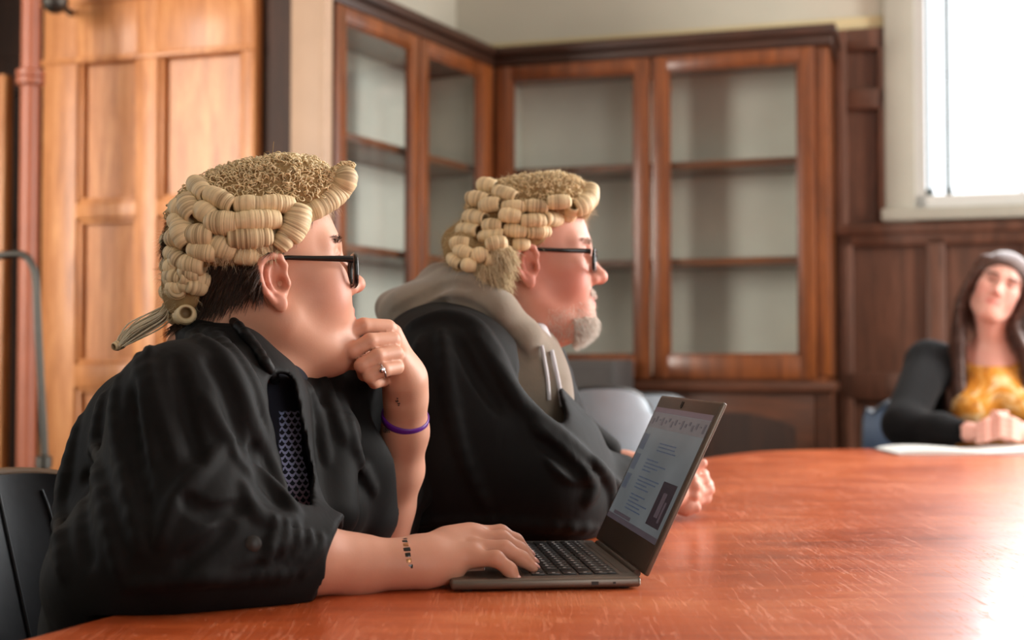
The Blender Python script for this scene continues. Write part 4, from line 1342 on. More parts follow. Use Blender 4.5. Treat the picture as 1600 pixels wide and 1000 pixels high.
# left sleeve
r1.chain([SL1, SL1.lerp(EL1, 0.5) + Vector((-0.015, 0, -0.02)), EL1 + Vector((-0.02, 0, 0.02))], [0.078, 0.07, 0.058], 0.05)
r1.chain([W(530, 640, 1.82), W(560, 720, 1.80), W(575, 800, 1.84)], [0.040, 0.038, 0.034], 0.04)
r1.cap(W(560, 700, 1.80), W(566, 800, 1.82), 0.036, 0.036, 0.03)
r1.cap(W(648, 735, 1.935), W(622, 805, 1.93), 0.020, 0.030, 0.03)
r1.cap(W(655, 700, 1.94), W(660, 770, 1.94), 0.010, 0.016, 0.03)
r1.cap(W(540, 825, 1.84), W(620, 832, 1.93), 0.020, 0.020, 0.03)
# neck hole, front opening, cuff mouths
r1.cap(hw((-0.020, 0, -0.02)), N1 + Vector((-0.01, 0, 0.01)), 0.0635, 0.064, 0.008, 's')
r1.cap(W(436, 560, 1.67), N1 + Vector((0.05, 0, 0.01)), 0.036, 0.040, 0.012, 's')
op_line = [W(438, 604, 1.56), W(444, 640, 1.54), W(455, 690, 1.52), W(465, 740, 1.52), W(462, 812, 1.54)]
eye = Vector((0, 0, CZ))
for a, c_ in zip(op_line, op_line[1:]):
    for t in (-0.02, 0.0, 0.016, 0.032, 0.048, 0.064, 0.080, 0.096, 0.11):
        pa = a + (a - eye).normalized() * t; pc = c_ + (c_ - eye).normalized() * t
        r1.cap(pa, pc, 0.016, 0.016, 0.006, 's')
rt_ = Matrix.Rotation(math.radians(16), 3, 'Y')
r1.box(W(517, 876, 1.54) + rt_ @ Vector((0.07, 0, 0)), (0.07, 0.068, 0.12), 0.002, 0.003, 's', rt_)
r1.cap(W(485, 876, 1.535), W(620, 883, 1.545), 0.0435, 0.046, 0.004, 's')
dirL = (WL1 - EL1).normalized()
r1.cap(EL1 + dirL * 0.035, EL1 + dirL * 0.30, 0.040, 0.047, 0.008, 's')
cut_c = Vector((-0.20 + 0.924, 1.98 - 0.382, 0.7295))
r1.box(cut_c, (1.0, 1.7, 0.0205), 0.003, 0.002, 's', Matrix.Rotation(math.radians(-22.5), 3, 'Z'))
# folds
def R1(pts, r, k, sink, op='u'):
    q = [(v.x, v.y) for v in smooth_path([Vector((x, y, 0)) for x, y in pts], 4)]
    r1.ridge(q, r, k, sink, op)
for pts, r in [
    ([(300, 505), (340, 530), (372, 570), (398, 620), (412, 680), (428, 740)], .011),
    ([(262, 520), (300, 525), (345, 555), (375, 610), (395, 670), (420, 720), (445, 770)], .010),
    ([(215, 545), (222, 600), (235, 660), (240, 720)], .010), ([(190, 560), (180, 640), (195, 740), (220, 860)], .010),
    ([(245, 530), (232, 560), (250, 640), (275, 720)], .008),
    ([(320, 620), (350, 680), (385, 730), (430, 770), (462, 800)], .012),
    ([(380, 760), (395, 800), (430, 815), (460, 812)], .009),
    ([(345, 700), (310, 740), (270, 790), (250, 850)], .010),
    ([(130, 640), (110, 720), (95, 820), (100, 900)], .012),
    ([(160, 620), (150, 700), (165, 800), (190, 900)], .010),
    ([(505, 590), (520, 640), (540, 690)], .008), ([(480, 600), (498, 660), (510, 720)], .008),
    ([(300, 900), (370, 880), (430, 850), (480, 838)], .008), ([(200, 915), (300, 905), (380, 900), (450, 900)], .008),
    ([(232, 520), (226, 532), (235, 548)], .007), ([(222, 524), (214, 536), (210, 552)], .006),
    ([(640, 690), (655, 740), (650, 790)], .007), ([(545, 650), (560, 720), (585, 770)], .008),
]: R1(pts, r * .85, 0.009, 0.70)
for pts, r in [([(325, 560), (355, 610), (372, 670), (395, 720)], .006), ([(205, 600), (210, 700), (230, 800)], .006), ([(140, 700), (130, 800), (140, 880)], .006), ([(290, 780), (330, 800), (380, 790)], .006), ([(395, 700), (415, 745), (440, 785)], .006),
               ([(275, 560), (290, 640), (310, 720)], .006), ([(360, 820), (330, 850), (280, 880)], .006)]:
    R1(pts, r * .8, 0.012, -0.2, 's')
# cuff tucks
for x0 in (418, 436, 454, 472, 490):
    R1([(x0 + 12, 806 + (x0 - 418) * .42), (x0 + 9, 840 + (x0 - 418) * .2), (x0 - 2, 872), (x0 - 18, 900)], .0060, 0.004, 0.45)
gown1 = skin(r1, 'gown', 0.0036, M_robe, man1, None, 1)
# collar band of the gown
cb = Soft()
cbp = [(300, 482), (318, 476), (345, 484), (372, 508), (398, 540), (420, 575), (434, 600)]
hits = [r1.hit(x, y + 6) for x, y in cbp]
hits = [h for h in hits if h is not None]
if len(hits) > 2: cb.chain(smooth_path([h + Vector((0, 0.004, 0.003)) for h in hits], 3), 0.0062, 0.004)
if cb.P: skin(cb, 'gown_facing', 0.0028, M_robe2, man1, None, 1)
bt = r1.hit(395, 850)
if bt: adopt(MB().lathe([(0.0, -0.001), (0.0085, -0.001), (0.009, 0.002), (0.007, 0.0035), (0.0, 0.0038)], Matrix.Translation(bt) @ (eye - bt).to_track_quat('Z', 'Y').to_matrix().to_4x4(), 24).build('cuff_button', M_black, None, True, 40), man1)

# ---- T-shirt with its printed panel
ts = Soft()
ts.cap(Vector((-0.45, 1.74, 0.62)), Vector((-0.385, 1.73, 0.88)), 0.125, 0.115, 0.05)
ts.cap(W(430, 600, 1.68), W(452, 820, 1.66), 0.040, 0.040, 0.04)
ts.cap(SR1.lerp(N1, .4) + Vector((0, 0, -.05)), SL1.lerp(N1, .4) + Vector((0, 0, -.05)), 0.05, 0.05, 0.05)
ts.cap(hw((-0.020, 0, -0.02)), N1 + Vector((-0.01, 0, 0.01)), 0.064, 0.066, 0.01, 's')
def print_attr(V):
    # photo-print coordinates lie on the chest: across (u) and down (v)
    o = np.array(W(466, 650, 1.62)[:]); dn = np.array((W(462, 810, 1.62) - W(466, 650, 1.62))[:]); Ln = np.linalg.norm(dn); dn /= Ln
    ac = np.array((0.75, -0.66, 0.0)); ac = np.array((0.93, 0.36, 0.0))
    u = (V - o) @ ac; v = (V - o) @ dn
    m = ((v > -0.005) & (v < 0.135) & (np.abs(u - 0.0) < 0.020 + 0.000 * v)).astype(float)
    return {'pu': u, 'pv': v, 'pm': m}
def print_mat():
    M = Mat('printed_jersey')
    u = M.attr('pu'); v = M.attr('pv'); m = M.attr('pm')
    row = M.math('FLOOR', M.math('DIVIDE', v, 0.0068))
    sh = M.math('MULTIPLY', M.math('MODULO', row, 2.0), 0.5)
    uu = M.math('FRACT', M.math('ADD', M.math('DIVIDE', u, 0.0085), sh))
    vv = M.math('FRACT', M.math('DIVIDE', v, 0.0068))
    arch = M.math('ADD', vv, M.math('MULTIPLY', M.math('POWER', M.math('ABSOLUTE', M.math('SUBTRACT', uu, 0.5)), 2.0), 2.4))
    on = M.math('MULTIPLY', M.math('GREATER_THAN', arch, 0.42), M.math('LESS_THAN', arch, 0.95))
    on = M.math('MULTIPLY', on, m)
    lo = M.ramp(M.math('DIVIDE', v, 0.13), [(0.0, srgb(150, 164, 206)), (0.55, srgb(176, 176, 214)), (0.8, srgb(170, 140, 158)), (1.0, srgb(120, 92, 110))])
    M.to(M.mix(on, srgb(20, 23, 38), lo), 'Base Color'); M.set(Roughness=0.85)
    return M.m
skin(ts, 'tee_shirt', 0.0028, print_mat(), man1, print_attr, 1)

# ---- legs and shoes under the table
def legs(hip, fwd, person, floor=0.0):
    t = Soft(); sh = Soft(); side = Vector((-fwd.y, fwd.x, 0))
    t.ell(hip + Vector((0, 0, 0.02)), (0.16, 0.17, 0.12), 0.05)
    for q in (1, -1):
        a = hip + side * 0.09 * q; k = a + fwd * 0.40 + Vector((0, 0, 0.02)); an = Vector((k.x, k.y, 0.10)) + fwd * -0.03
        t.chain([a, k], [0.085, 0.065], 0.05); t.chain([k, an], [0.064, 0.045], 0.03)
        sh.cap(an + Vector((0, 0, -0.05)) - fwd * 0.02, an + Vector((0, 0, -0.062)) + fwd * 0.14, 0.042, 0.032, 0.03)
        sh.box(an + Vector((0, 0, -0.14)) , (0.4, 0.4, 0.042), 0.001, 0.002, 's')
    skin(t, 'trousers', 0.009, M_trouser, person); skin(sh, 'shoes', 0.006, M_shoe, person)
legs(Vector((HIP1.x, HIP1.y, 0.50)), Vector((0.94, -0.34, 0)), man1)

# ---- bracelets and ring, worn
def band(c, axis, r, th, w_, name, mat, person, ell=1.0, up=Vector((0, 0, 1)), tiltv=None):
    axis = axis.normalized(); u = axis.cross(up).normalized(); v = u.cross(axis).normalized()
    m = MB(); K = 56; S = 10; rows = []
    for k in range(K):
        q = 2 * math.pi * k / K; rad = u * math.cos(q) + v * math.sin(q) * ell
        cc = c + rad * r; rn = rad.normalized()
        rows.append([m.bm.verts.new(cc + rn * (th * math.cos(a)) + axis * (w_ * math.sin(a))) for a in (2 * math.pi * j / S for j in range(S))])
    for k in range(K):
        a, b2 = rows[k], rows[(k + 1) % K]
        for j in range(S): m.bm.faces.new((a[j], a[(j + 1) % S], b2[(j + 1) % S], b2[j]))
    return adopt(m.build(name, mat, None, True, 80), person)
M_purple = plain('purple_silicone', srgb(96, 30, 138), 0.4, 0, 0.05)
axL = (WL1 - W(624, 735, 1.85)).normalized()
wb_ = band(W(633, 652, 1.808), (axL + Vector((0.08, -0.12, 0.0))).normalized(), 0.0308, 0.0020, 0.0054, 'wristband', M_purple, man1)
wb_['label'] = 'purple rubber wristband'
# beaded bracelet: alternating black and copper beads
bc = W(633, 880, 1.553); axR = (W(668, 873, 1.562) - W(600, 882, 1.55)).normalized(); up = Vector((0, 0, 1)); u = axR.cross(up).normalized(); v = u.cross(axR)
M_bead = plain('black_bead', srgb(16, 15, 16), 0.15); M_beadc = plain('copper_bead', srgb(170, 122, 84), 0.3, 0.8)
br = band(bc, axR, 0.0262, 0.0010, 0.0010, 'bracelet', M_bead, man1); br['label'] = 'bracelet of black and copper beads'
for k in range(26):
    q = 2 * math.pi * k / 26; c = bc + (u * math.cos(q) + v * math.sin(q)) * 0.0268
    rad = (u * math.cos(q) + v * math.sin(q)); tg = axR.cross(rad)
    T = Matrix(((axR.x, tg.x, rad.x, c.x), (axR.y, tg.y, rad.y, c.y), (axR.z, tg.z, rad.z, c.z), (0, 0, 0, 1)))
    w2 = 0.0046 if k % 3 == 0 else 0.0036
    adopt(MB().box((-w2, -0.0027, -0.0018), (w2, 0.0027, 0.0022), T, 0.0009).build('bead', M_beadc if k % 3 == 1 else M_bead, None, True, 40), br)
M_silver = plain('silver_metal', srgb(206, 206, 210), 0.2, 1.0, 0.04)
fa = (W(600, 578, 1.706) - W(577, 588, 1.701)).normalized()
rg = band(W(598, 579, 1.706), fa, 0.0096, 0.0008, 0.0013, 'ring', M_silver, man1)
rg['label'] = 'silver ring with a small stone'
gs = MB(); bmesh.ops.create_icosphere(gs.bm, subdivisions=2, radius=0.0042)
gp = W(597, 578, 1.694)
for v_ in gs.bm.verts: v_.co = gp + v_.co
adopt(gs.build('stone', M_silver, None, False), rg)
# tattoos: small dark marks lying on the wrist skin
bs = Soft(); bs.P = b.P
def tattoo(strokes, ox, oy, sc):
    t = MB()
    for st in strokes:
        P_ = []
        for (x, y) in st:
            h = bs.hit(ox + x * sc, oy + y * sc, 1.5, 2.2)
            if h is not None: P_.append(h)
        if len(P_) > 1: t.tube(P_, 0.0007, 6)
    adopt(t.build('tattoo', plain('tattoo_ink', srgb(40, 44, 46), 0.6), None, True, 80), man1)
tattoo([[(0, 0), (1, 4), (0, 8)], [(2, 0), (3, 4), (2, 9)], [(3, 2), (5, 5), (4, 9)], [(6, 0), (6, 4), (7, 9)], [(7, 4), (9, 6), (10, 9)]], 599, 667, 1.0)
tattoo([[(0, 0), (2, 1)], [(-2, 4), (0, 6), (2, 5), (1, 3)], [(1, 8), (3, 9), (5, 8)], [(2, 12), (4, 11)]], 620, 622, 1.0)

# ================================================================== laptop
LT = empty('laptop'); yaw = 0.112
LB = Matrix.Translation((0.151, 1.556, 0)) @ Matrix.Rotation(yaw, 4, 'Z')     # x away from the typist, y across the keyboard
LT.matrix_basis = LB; LT.location.z = TZ
tag(LT, 'open grey laptop showing a document, standing on the red table', 'laptop')
LBz = LB.copy(); LBz.translation.z = TZ
M_lap = plain('grey_anodised_aluminium', srgb(112, 104, 96), 0.38, 0.75, 0.03, 40)
M_lapd = plain('dark_grey_bezel', srgb(84, 78, 72), 0.45, 0.3, 0.03, 40)
M_key = plain('black_keycap', srgb(28, 28, 30), 0.35, 0, 0.05)
M_legend = plain('key_legend_print', srgb(196, 200, 204), 0.5, 0, 0.02)
def lp(name, mb, mat, M, parent=None, angle=35):
    o = mb.build(name, mat, None, True, angle); o.matrix_basis = M; return adopt(o, parent or LT)
WD, LD, HB = 0.322, 0.222, 0.0145
lp('base', MB().box((-LD, 0, 0.0025), (-0.002, WD, HB), None, 0.004, 3).box((-LD + 0.01, 0.01, 0.0015), (-0.012, WD - 0.01, 0.004)), M_lap, LBz)
for q in ((-0.02, 0.03), (-0.02, WD - 0.03), (-LD + 0.02, 0.03), (-LD + 0.02, WD - 0.03)):
    lp('rubber_foot', MB().box((q[0] - 0.006, q[1] - 0.02, 0.0002), (q[0] + 0.006, q[1] + 0.02, 0.003), None, 0.001), M_black, LBz)
kbw = lp('keyboard', MB().box((-0.135, 0.018, HB - 0.001), (-0.024, WD - 0.018, HB + 0.0004), None, 0.0008), plain('keyboard_well', srgb(46, 44, 42), 0.5, 0.2), LBz)
rngk = random.Random(3)
nrow, ncol = 6, 15
for i in range(nrow):
    x1 = -0.027 - i * 0.0182; dx = 0.0155 if i else 0.011
    if i: x1 = -0.0225 - i * 0.0185 + 0.004
    cols = ncol
    y = 0.021
    step = (WD - 0.042) / cols
    j = 0
    while j < cols:
        wdt = 1
        if i == 5 and j == 4: wdt = 5
        elif (i in (2, 3, 4)) and j == 0: wdt = 2
        elif i in (3, 4) and j == cols - 2: wdt = 2
        a = y + j * step + 0.0012; c_ = y + (j + wdt) * step - 0.0012
        kb = MB().box((x1 - dx, a, HB), (x1, c_, HB + 0.0021), None, 0.0007)
        m = (a + c_) / 2
        if wdt < 5:
            kb.box((x1 - dx * .62, a + 0.003, HB + 0.0020), (x1 - dx * .38, a + 0.0065, HB + 0.00222))
            if j % 2: kb.box((x1 - dx * .62, a + 0.0075, HB + 0.0020), (x1 - dx * .5, a + 0.009, HB + 0.00222))
        k = lp('key', kb, M_key, LBz, kbw); k.data.materials.append(M_legend)
        for f_ in k.data.polygons:
            if f_.center.z > HB + 0.00213 or (len(f_.vertices) == 4 and f_.area < 2.0e-6 and f_.center.z > HB + 0.00205): f_.material_index = 1
        j += wdt
lp('touchpad', MB().box((-LD + 0.012, 0.105, HB - 0.0005), (-0.148, 0.215, HB + 0.0003), None, 0.0006), M_lapd, LBz)
lp('speaker_grille', MB().box((-0.019, 0.03, HB - 0.0005), (-0.012, WD - 0.03, HB + 0.0004)), M_lapd, LBz)
prt = MB()
prt.box((-0.060, -0.0006, 0.006), (-0.052, 0.001, 0.010)); prt.box((-0.035, -0.0006, 0.0068), (-0.032, 0.001, 0.0092))
lp('side_port', prt, M_black, LBz)
lp('hinge', MB().tube([(-0.001, 0.03, HB - 0.001), (-0.001, WD - 0.03, HB - 0.001)], 0.0045, 14), M_lapd, LBz)
# lid: local X up the screen, Y across, Z towards the back
tl_ = 1.127
LM = LBz @ Matrix.Translation((0, 0, HB)) @ Matrix.Rotation(-tl_, 4, 'Y')
lid = lp('lid', MB().box((0.002, 0, -0.0062), (LD, WD, -0.0002), None, 0.0022, 3), M_lap, LM)
lp('bezel', MB().box((0.006, 0.003, -0.0004), (LD - 0.003, WD - 0.003, 0.0006), None, 0.0004), M_lapd, LM, lid)
def scr_mat():
    M = Mat('screen_glow')
    n = M.noise(M.coord((1, 1, 1)), 9, 2)
    c = M.ramp(n, [(0.35, srgb(104, 108, 110)), (0.7, srgb(120, 124, 126))])
    M.to(c, 'Emission Color'); M.set(Base_Color=(0.02, 0.02, 0.02, 1), Roughness=0.35, Emission_Strength=0.52); return M.m
def glow(name, c, s=0.52):
    M = Mat(name); n = M.noise(M.coord((1, 1, 1)), 60, 2)
    lo = tuple(v * .85 for v in c[:3]) + (1,)
    M.to(M.ramp(n, [(0.3, lo), (0.7, c)]), 'Emission Color'); M.set(Base_Color=(0.02, 0.02, 0.02, 1), Roughness=0.35, Emission_Strength=s); return M.m
SX0, SX1, SY0, SY1 = 0.038, 0.204, 0.009, WD - 0.009
SM_ = lp('screen', MB().box((SX0, SY0, 0.0004), (SX1, SY1, 0.0008)), scr_mat(), LM, lid)
def rect(name, mat, rs, z=0.0010):
    m = MB()
    for (u0, v0, u1, v1) in rs:    # u across 0..1 from the typist's left, v up 0..1; typist's left lies at large y
        ya = SY1 - (SY1 - SY0) * u0; yb = SY1 - (SY1 - SY0) * u1
        m.box((SX0 + (SX1 - SX0) * v0, yb, z - 0.0003), (SX0 + (SX1 - SX0) * v1, ya, z))
    return lp(name, m, mat, LM, lid)
rect('title_bar', glow('title_bar_glow', srgb(104, 84, 94)), [(0, 0.955, 1, 1)])
rect('ribbon', glow('ribbon_glow', srgb(112, 106, 108)), [(0, 0.82, 1, 0.95)])
rect('ribbon_icons', glow('ribbon_icon_glow', srgb(80, 76, 84)), [(0.04 + i * .06, 0.85 + (i % 3) * .02, 0.07 + i * .06, 0.90 + (i % 2) * .02) for i in range(16)], 0.0013)
rect('status_bar', glow('status_glow', srgb(88, 78, 84)), [(0, 0, 1, 0.045), (0.1, 0.05, 0.45, 0.08)])
rect('side_panel', glow('thumb_glow', srgb(90, 96, 108)), [(0.015, 0.62, 0.11, 0.76), (0.015, 0.44, 0.11, 0.58), (0.015, 0.27, 0.11, 0.40)])
rt = random.Random(5); tx = []
for i in range(20):
    v = 0.70 - i * 0.030
    if i in (3, 4, 9, 14): continue
    u = 0.26 + (0.10 if i < 3 else 0); end = u + rt.uniform(0.16, 0.36)
    while u < end:
        w2 = rt.uniform(0.012, 0.04); tx.append((u, v, u + w2, v + 0.010)); u += w2 + 0.007
rect('text_lines', glow('text_glow', srgb(74, 86, 108)), tx)
rect('inset_photo', glow('inset_photo_glow', srgb(52, 42, 48)), [(0.72, 0.10, 0.95, 0.44)])
rect('inset_figure', glow('inset_figure_glow', srgb(96, 82, 88)), [(0.80, 0.17, 0.86, 0.36), (0.88, 0.14, 0.905, 0.30)], 0.0013)
wc = MB(); wc.tube([(LD - 0.010, WD * 0.56, 0.0006), (LD - 0.010, WD * 0.56, 0.0011)], 0.0016, 14)
wc.tube([(LD - 0.006, WD * 0.545, 0.001), (LD - 0.013, WD * 0.545, 0.001), (LD - 0.015, WD * 0.555, 0.001), (LD - 0.013, WD * 0.57, 0.001), (LD - 0.006, WD * 0.57, 0.001)], 0.0006, 6)
lp('webcam', wc, M_black, LM, lid)

# ================================================================== chairs
def chair(name, label, x, y, az, leather, frame_m, pipe_m, back_top=0.93, wdt=0.46, group=None, edge=None):
    t = empty(name, (x, y, 0), math.radians(az)); tag(t, label, 'chair', group)
    def C(nm, mb, mat, ang=50, par=None):
        o = mb.build(nm, mat, None, True, ang); o.matrix_basis = parent_world(t); return adopt(o, par or t)
    # seat pad (faces +x)
    m = MB(); m.box((-0.22, -wdt / 2, 0.41), (0.24, wdt / 2, 0.48), None, 0.03, 4); C('seat', m, leather)
    # curved upholstered back: a bent slab with rounded top
    bm = bmesh.new(); NU, NV = 24, 14; th = 0.045
    def P(u, v, s):
        a = u * 0.62
        R = wdt / 2 / math.sin(0.62)
        z = 0.50 + v * (back_top - 0.50)
        hw_ = 1.0 if v < 0.75 else math.sqrt(max(0.0, 1 - ((v - 0.75) / 0.25) ** 2 * 0.35))
        x = -0.235 + R * (1 - math.cos(a)) - 0.10 * v - s * th * (0.5 + 0.5 * math.sqrt(max(0.0, 1 - abs(u) ** 6)))
        zz = z - (0.045 * abs(u) ** 3 if v > .9 else 0)
        return (x, R * math.sin(a) * hw_, zz)
    G = [[[bm.verts.new(P(-1 + 2 * i / NU, j / NV, s)) for j in range(NV + 1)] for i in range(NU + 1)] for s in (0, 1)]
    for s in (0, 1):
        for i in range(NU):
            for j in range(NV): bm.faces.new((G[s][i][j], G[s][i + 1][j], G[s][i + 1][j + 1], G[s][i][j + 1]))
    for i in range(NU):
        for j in (0, NV): bm.faces.new((G[0][i][j], G[0][i + 1][j], G[1][i + 1][j], G[1][i][j]))
    for j in range(NV):
        for i in (0, NU): bm.faces.new((G[0][i][j], G[0][i][j + 1], G[1][i][j + 1], G[1][i][j]))
    mb = MB(); mb.bm.free(); mb.bm = bm; bk = C('backrest', mb, leather, 60)
    path = [Vector(P(-1, j / NV, 0.5)) for j in range(NV + 1)] + [Vector(P(-1 + 2 * i / NU, 1, 0.5)) for i in range(1, NU)] + [Vector(P(1, 1 - j / NV, 0.5)) for j in range(NV + 1)]
    C('piping', MB().tube(path, 0.009, 8), pipe_m, 80, bk)
    st = MB()
    for q in (-0.33, 0.0, 0.33):
        st.tube([Vector(P(q, j / NV, -0.02)) for j in range(1, NV)], 0.0025, 6)
    C('seam', st, leather, 80, bk)
    for sx_, sy_ in ((1, 1), (1, -1), (-1, 1), (-1, -1)):
        C('leg', MB().tube([(0.19 * sx_, (wdt / 2 - 0.02) * sy_, 0.42), (0.215 * sx_, (wdt / 2 - 0.01) * sy_, 0.005)], 0.0125, 12), frame_m)
    for sy_ in (1, -1):
        C('back_upright', MB().tube([(-0.20, (wdt / 2 - 0.01) * sy_, 0.40), (-0.215, (wdt / 2 - 0.005) * sy_, 0.60), (-0.235, (wdt / 2 - 0.005) * sy_, 0.75)], 0.0125, 12), frame_m)
    return t
M_lblack = plain('black_leather', srgb(24, 25, 30), 0.32, 0, 0.15, 60, 0.1)
M_lsheen = plain('pale_sheen_leather', srgb(150, 168, 180), 0.35, 0, 0.06, 20, 0.05)  # window sheen on dark leather put into the base colour
M_tan = plain('tan_piping', srgb(120, 96, 72), 0.5)
chair('leather_chair', 'black leather chair with tan piping behind the nearest gowned person', -0.42, 1.80, -20, M_lblack, M_chrome, M_tan, 0.850, 0.50)
chair('leather_chair', 'black leather chair beneath the person in the grey hood', -0.26, 2.27, -20, M_lblack, M_chrome, M_lblack, 0.80, 0.44)
c2 = W(938, 640, 3.35) + Vector((0.30 * math.cos(math.radians(95)), 0.30 * math.sin(math.radians(95)), 0)); chair('padded_chair', 'padded chair with pale sheen painted into its leather, just right of the grey-hooded person, nearer of the pair', c2.x, c2.y, 95, M_lsheen, M_black, M_black, 0.945, 0.30, 'padded chairs with painted pale sheen behind the grey-hooded person')
c3 = W(1008, 650, 3.95) + Vector((0.30 * math.cos(math.radians(95)), 0.30 * math.sin(math.radians(95)), 0)); chair('padded_chair', 'padded chair with pale sheen painted into its leather, partly behind the laptop lid, farther of the pair', c3.x, c3.y, 95, M_lsheen, M_black, M_black, 0.915, 0.34, 'padded chairs with painted pale sheen behind the grey-hooded person')
c4 = W(1400, 660, 4.55); chair('leather_chair', 'dark chair with bluish sheen in its colour that the person in yellow sits on', 1.49, 4.53, -108, plain('sheen_blue_leather', srgb(46, 58, 76), 0.3, 0, 0.1), M_chrome, M_lblack, 0.90, 0.62)  # bluish sheen mixed into this leather's base colour

# ================================================================== open notebook
nb = empty('notebook', (1.45, 3.93, TZ)); tag(nb, 'open white notebook lying on the table under clasped hands', 'notebook')
def page(x0, x1, up, name):
    bm = bmesh.new(); N_ = 16; rows = []
    for i in range(N_ + 1):
        t = i / N_; x = x0 + (x1 - x0) * t
        h = 0.004 + up * math.sin(math.pi * min(1, (1 - t if x1 < x0 else 1 - t) ** 0.7)) * 0.6
        rows.append([bm.verts.new((x, yy, TZ + zz)) for yy, zz in ((3.80, 0.0005), (3.80, h), (4.04, h), (4.04, 0.0005))])
    for a, b_ in zip(rows, rows[1:]):
        for k in range(4): bm.faces.new((a[k], a[(k + 1) % 4], b_[(k + 1) % 4], b_[k]))
    bm.faces.new(rows[0]); bm.faces.new(rows[-1][::-1])
    mb = MB(); mb.bm.free(); mb.bm = bm; return adopt(mb.build(name, plain('white_paper', srgb(214, 214, 210), 0.7, 0, 0.03), None, True, 50), nb)
page(1.345, 1.09, 0.015, 'page_block'); page(1.345, 1.62, 0.015, 'page_block')
adopt(MB().box((1.075, 3.79, TZ + 0.0001), (1.635, 4.05, TZ + 0.0012)).build('cover', M_black, None, False), nb)

# ================================================================== second barrister (behind, grey hood)
rng = np.random.default_rng(11)
E2 = W(831, 416, 2.085); az2 = 1.0
O2 = E2 + Vector((-math.sin(math.radians(az2)), math.cos(math.radians(az2)), 0)) * 0.082
H2 = frame(O2, az2, 4.0, 0.0, 1.0)
man2 = empty('person', (O2.x - 0.1, O2.y, 0))
tag(man2, 'bearded person in curled wig, grey hood and black gown, seated beyond the laptop typist', 'person')
N2 = W(775, 545, 2.16)
SR2 = W(705, 585, 2.02); SL2 = SR2 + Vector((0.34, 0.94, 0)) * 0.37
ER2 = W(868, 775, 2.02); WR2 = W(1035, 770, 2.22)
EL2 = W(890, 725, 2.45); WL2 = W(975, 730, 2.42)
HIP2 = Vector((-0.20, 2.22, 0.56))
b = Soft(H2); head(b, 0.001, 1.05)
b.cap((0.04, 0, -0.10), (0.03, 0, -0.10), 0.02, 0.02, 0.03)
b.M = Matrix.Identity(4)
hw = lambda p: H2 @ Vector(p)
b.cap(hw((-0.028, 0, -0.030)), N2 + Vector((-0.02, 0.0, -0.02)), 0.056, 0.064, 0.03)
b.cap(hw((0.004, 0, -0.07)), N2 + Vector((0.02, 0.0, -0.03)), 0.046, 0.056, 0.03)
b.cap(N2 + Vector((-0.02, 0, -0.10)), HIP2, 0.10, 0.14, 0.05)
for S_, E_ in ((SR2, ER2), (SL2, EL2)):
    b.cap(N2 + Vector((-0.02, 0, -0.04)), S_.lerp(N2, .25) + Vector((0, 0, -.03)), 0.055, 0.045, 0.04)
    b.cap(S_.lerp(N2, .25) + Vector((0, 0, -.03)), E_, 0.043, 0.036, 0.03)
b.chain([ER2, ER2.lerp(WR2, .5), WR2], [0.037, 0.032, 0.0255], 0.03)
b.chain([EL2, WL2], [0.036, 0.026], 0.03)
# clasped hands, fingers laced, resting on the table beyond the lid
b.cap(WR2, W(1068, 772, 2.245), 0.0255, 0.0200, 0.02); b.cap(WR2, W(1066, 752, 2.26), 0.024, 0.0180, 0.02)
b.cap(WL2, W(1040, 738, 2.36), 0.027, 0.024, 0.02); b.cap(W(1040, 738, 2.36), W(1072, 742, 2.30), 0.024, 0.018, 0.02)
for i, (x, y) in enumerate(((1079, 728), (1094, 742), (1101, 757), (1096, 770))):
    b.chain([W(1062, y - 4 + i * 2, 2.32), W(x + 4, y, 2.29), W(x + 6, y + 8, 2.265), W(x - 8, y + 14, 2.25)], [0.0105, 0.0102, 0.0098, 0.008], 0.004)
for i, (x, y) in enumerate(((1084, 744), (1090, 758), (1088, 772), (1080, 786))):
    b.chain([W(1058, y, 2.25), W(x - 4, y + 2, 2.235), W(x + 2, y + 6, 2.25)], [0.0105, 0.0098, 0.008], 0.004)
b.chain([W(1052, 790, 2.24), W(1072, 796, 2.235), W(1088, 793, 2.235)], [0.012, 0.0105, 0.0085], 0.006)
b.chain([W(1060, 745, 2.25), W(1080, 732, 2.25), W(1098, 724, 2.255)], [0.011, 0.010, 0.008], 0.005)
mk2 = head_marks(H2)
def marks2(V):
    a = mk2(V); Mi = np.array(H2.inverted()); L = V @ Mi[:3, :3].T + Mi[:3, 3]
    near = (np.abs(L) < .16).all(1)
    a['red'] = np.clip(a['red'] + near * 0.10 + 0.25 * near * np.exp(-((L[:, 0] - .03) ** 2 + (L[:, 2] + .03) ** 2) / .0016), 0, .9); return a
body2 = skin(b, 'body', 0.0024, M_skin2, man2, marks2, 1)
eyes(H2, man2)
glasses(frame(O2, az2, -1.0, 0, 1.0), man2, thick=0.0046, lens_h=0.034, drop=0.002)
BV2 = body_verts(body2)
Rm = np.array(H2.to_3x3().normalized())
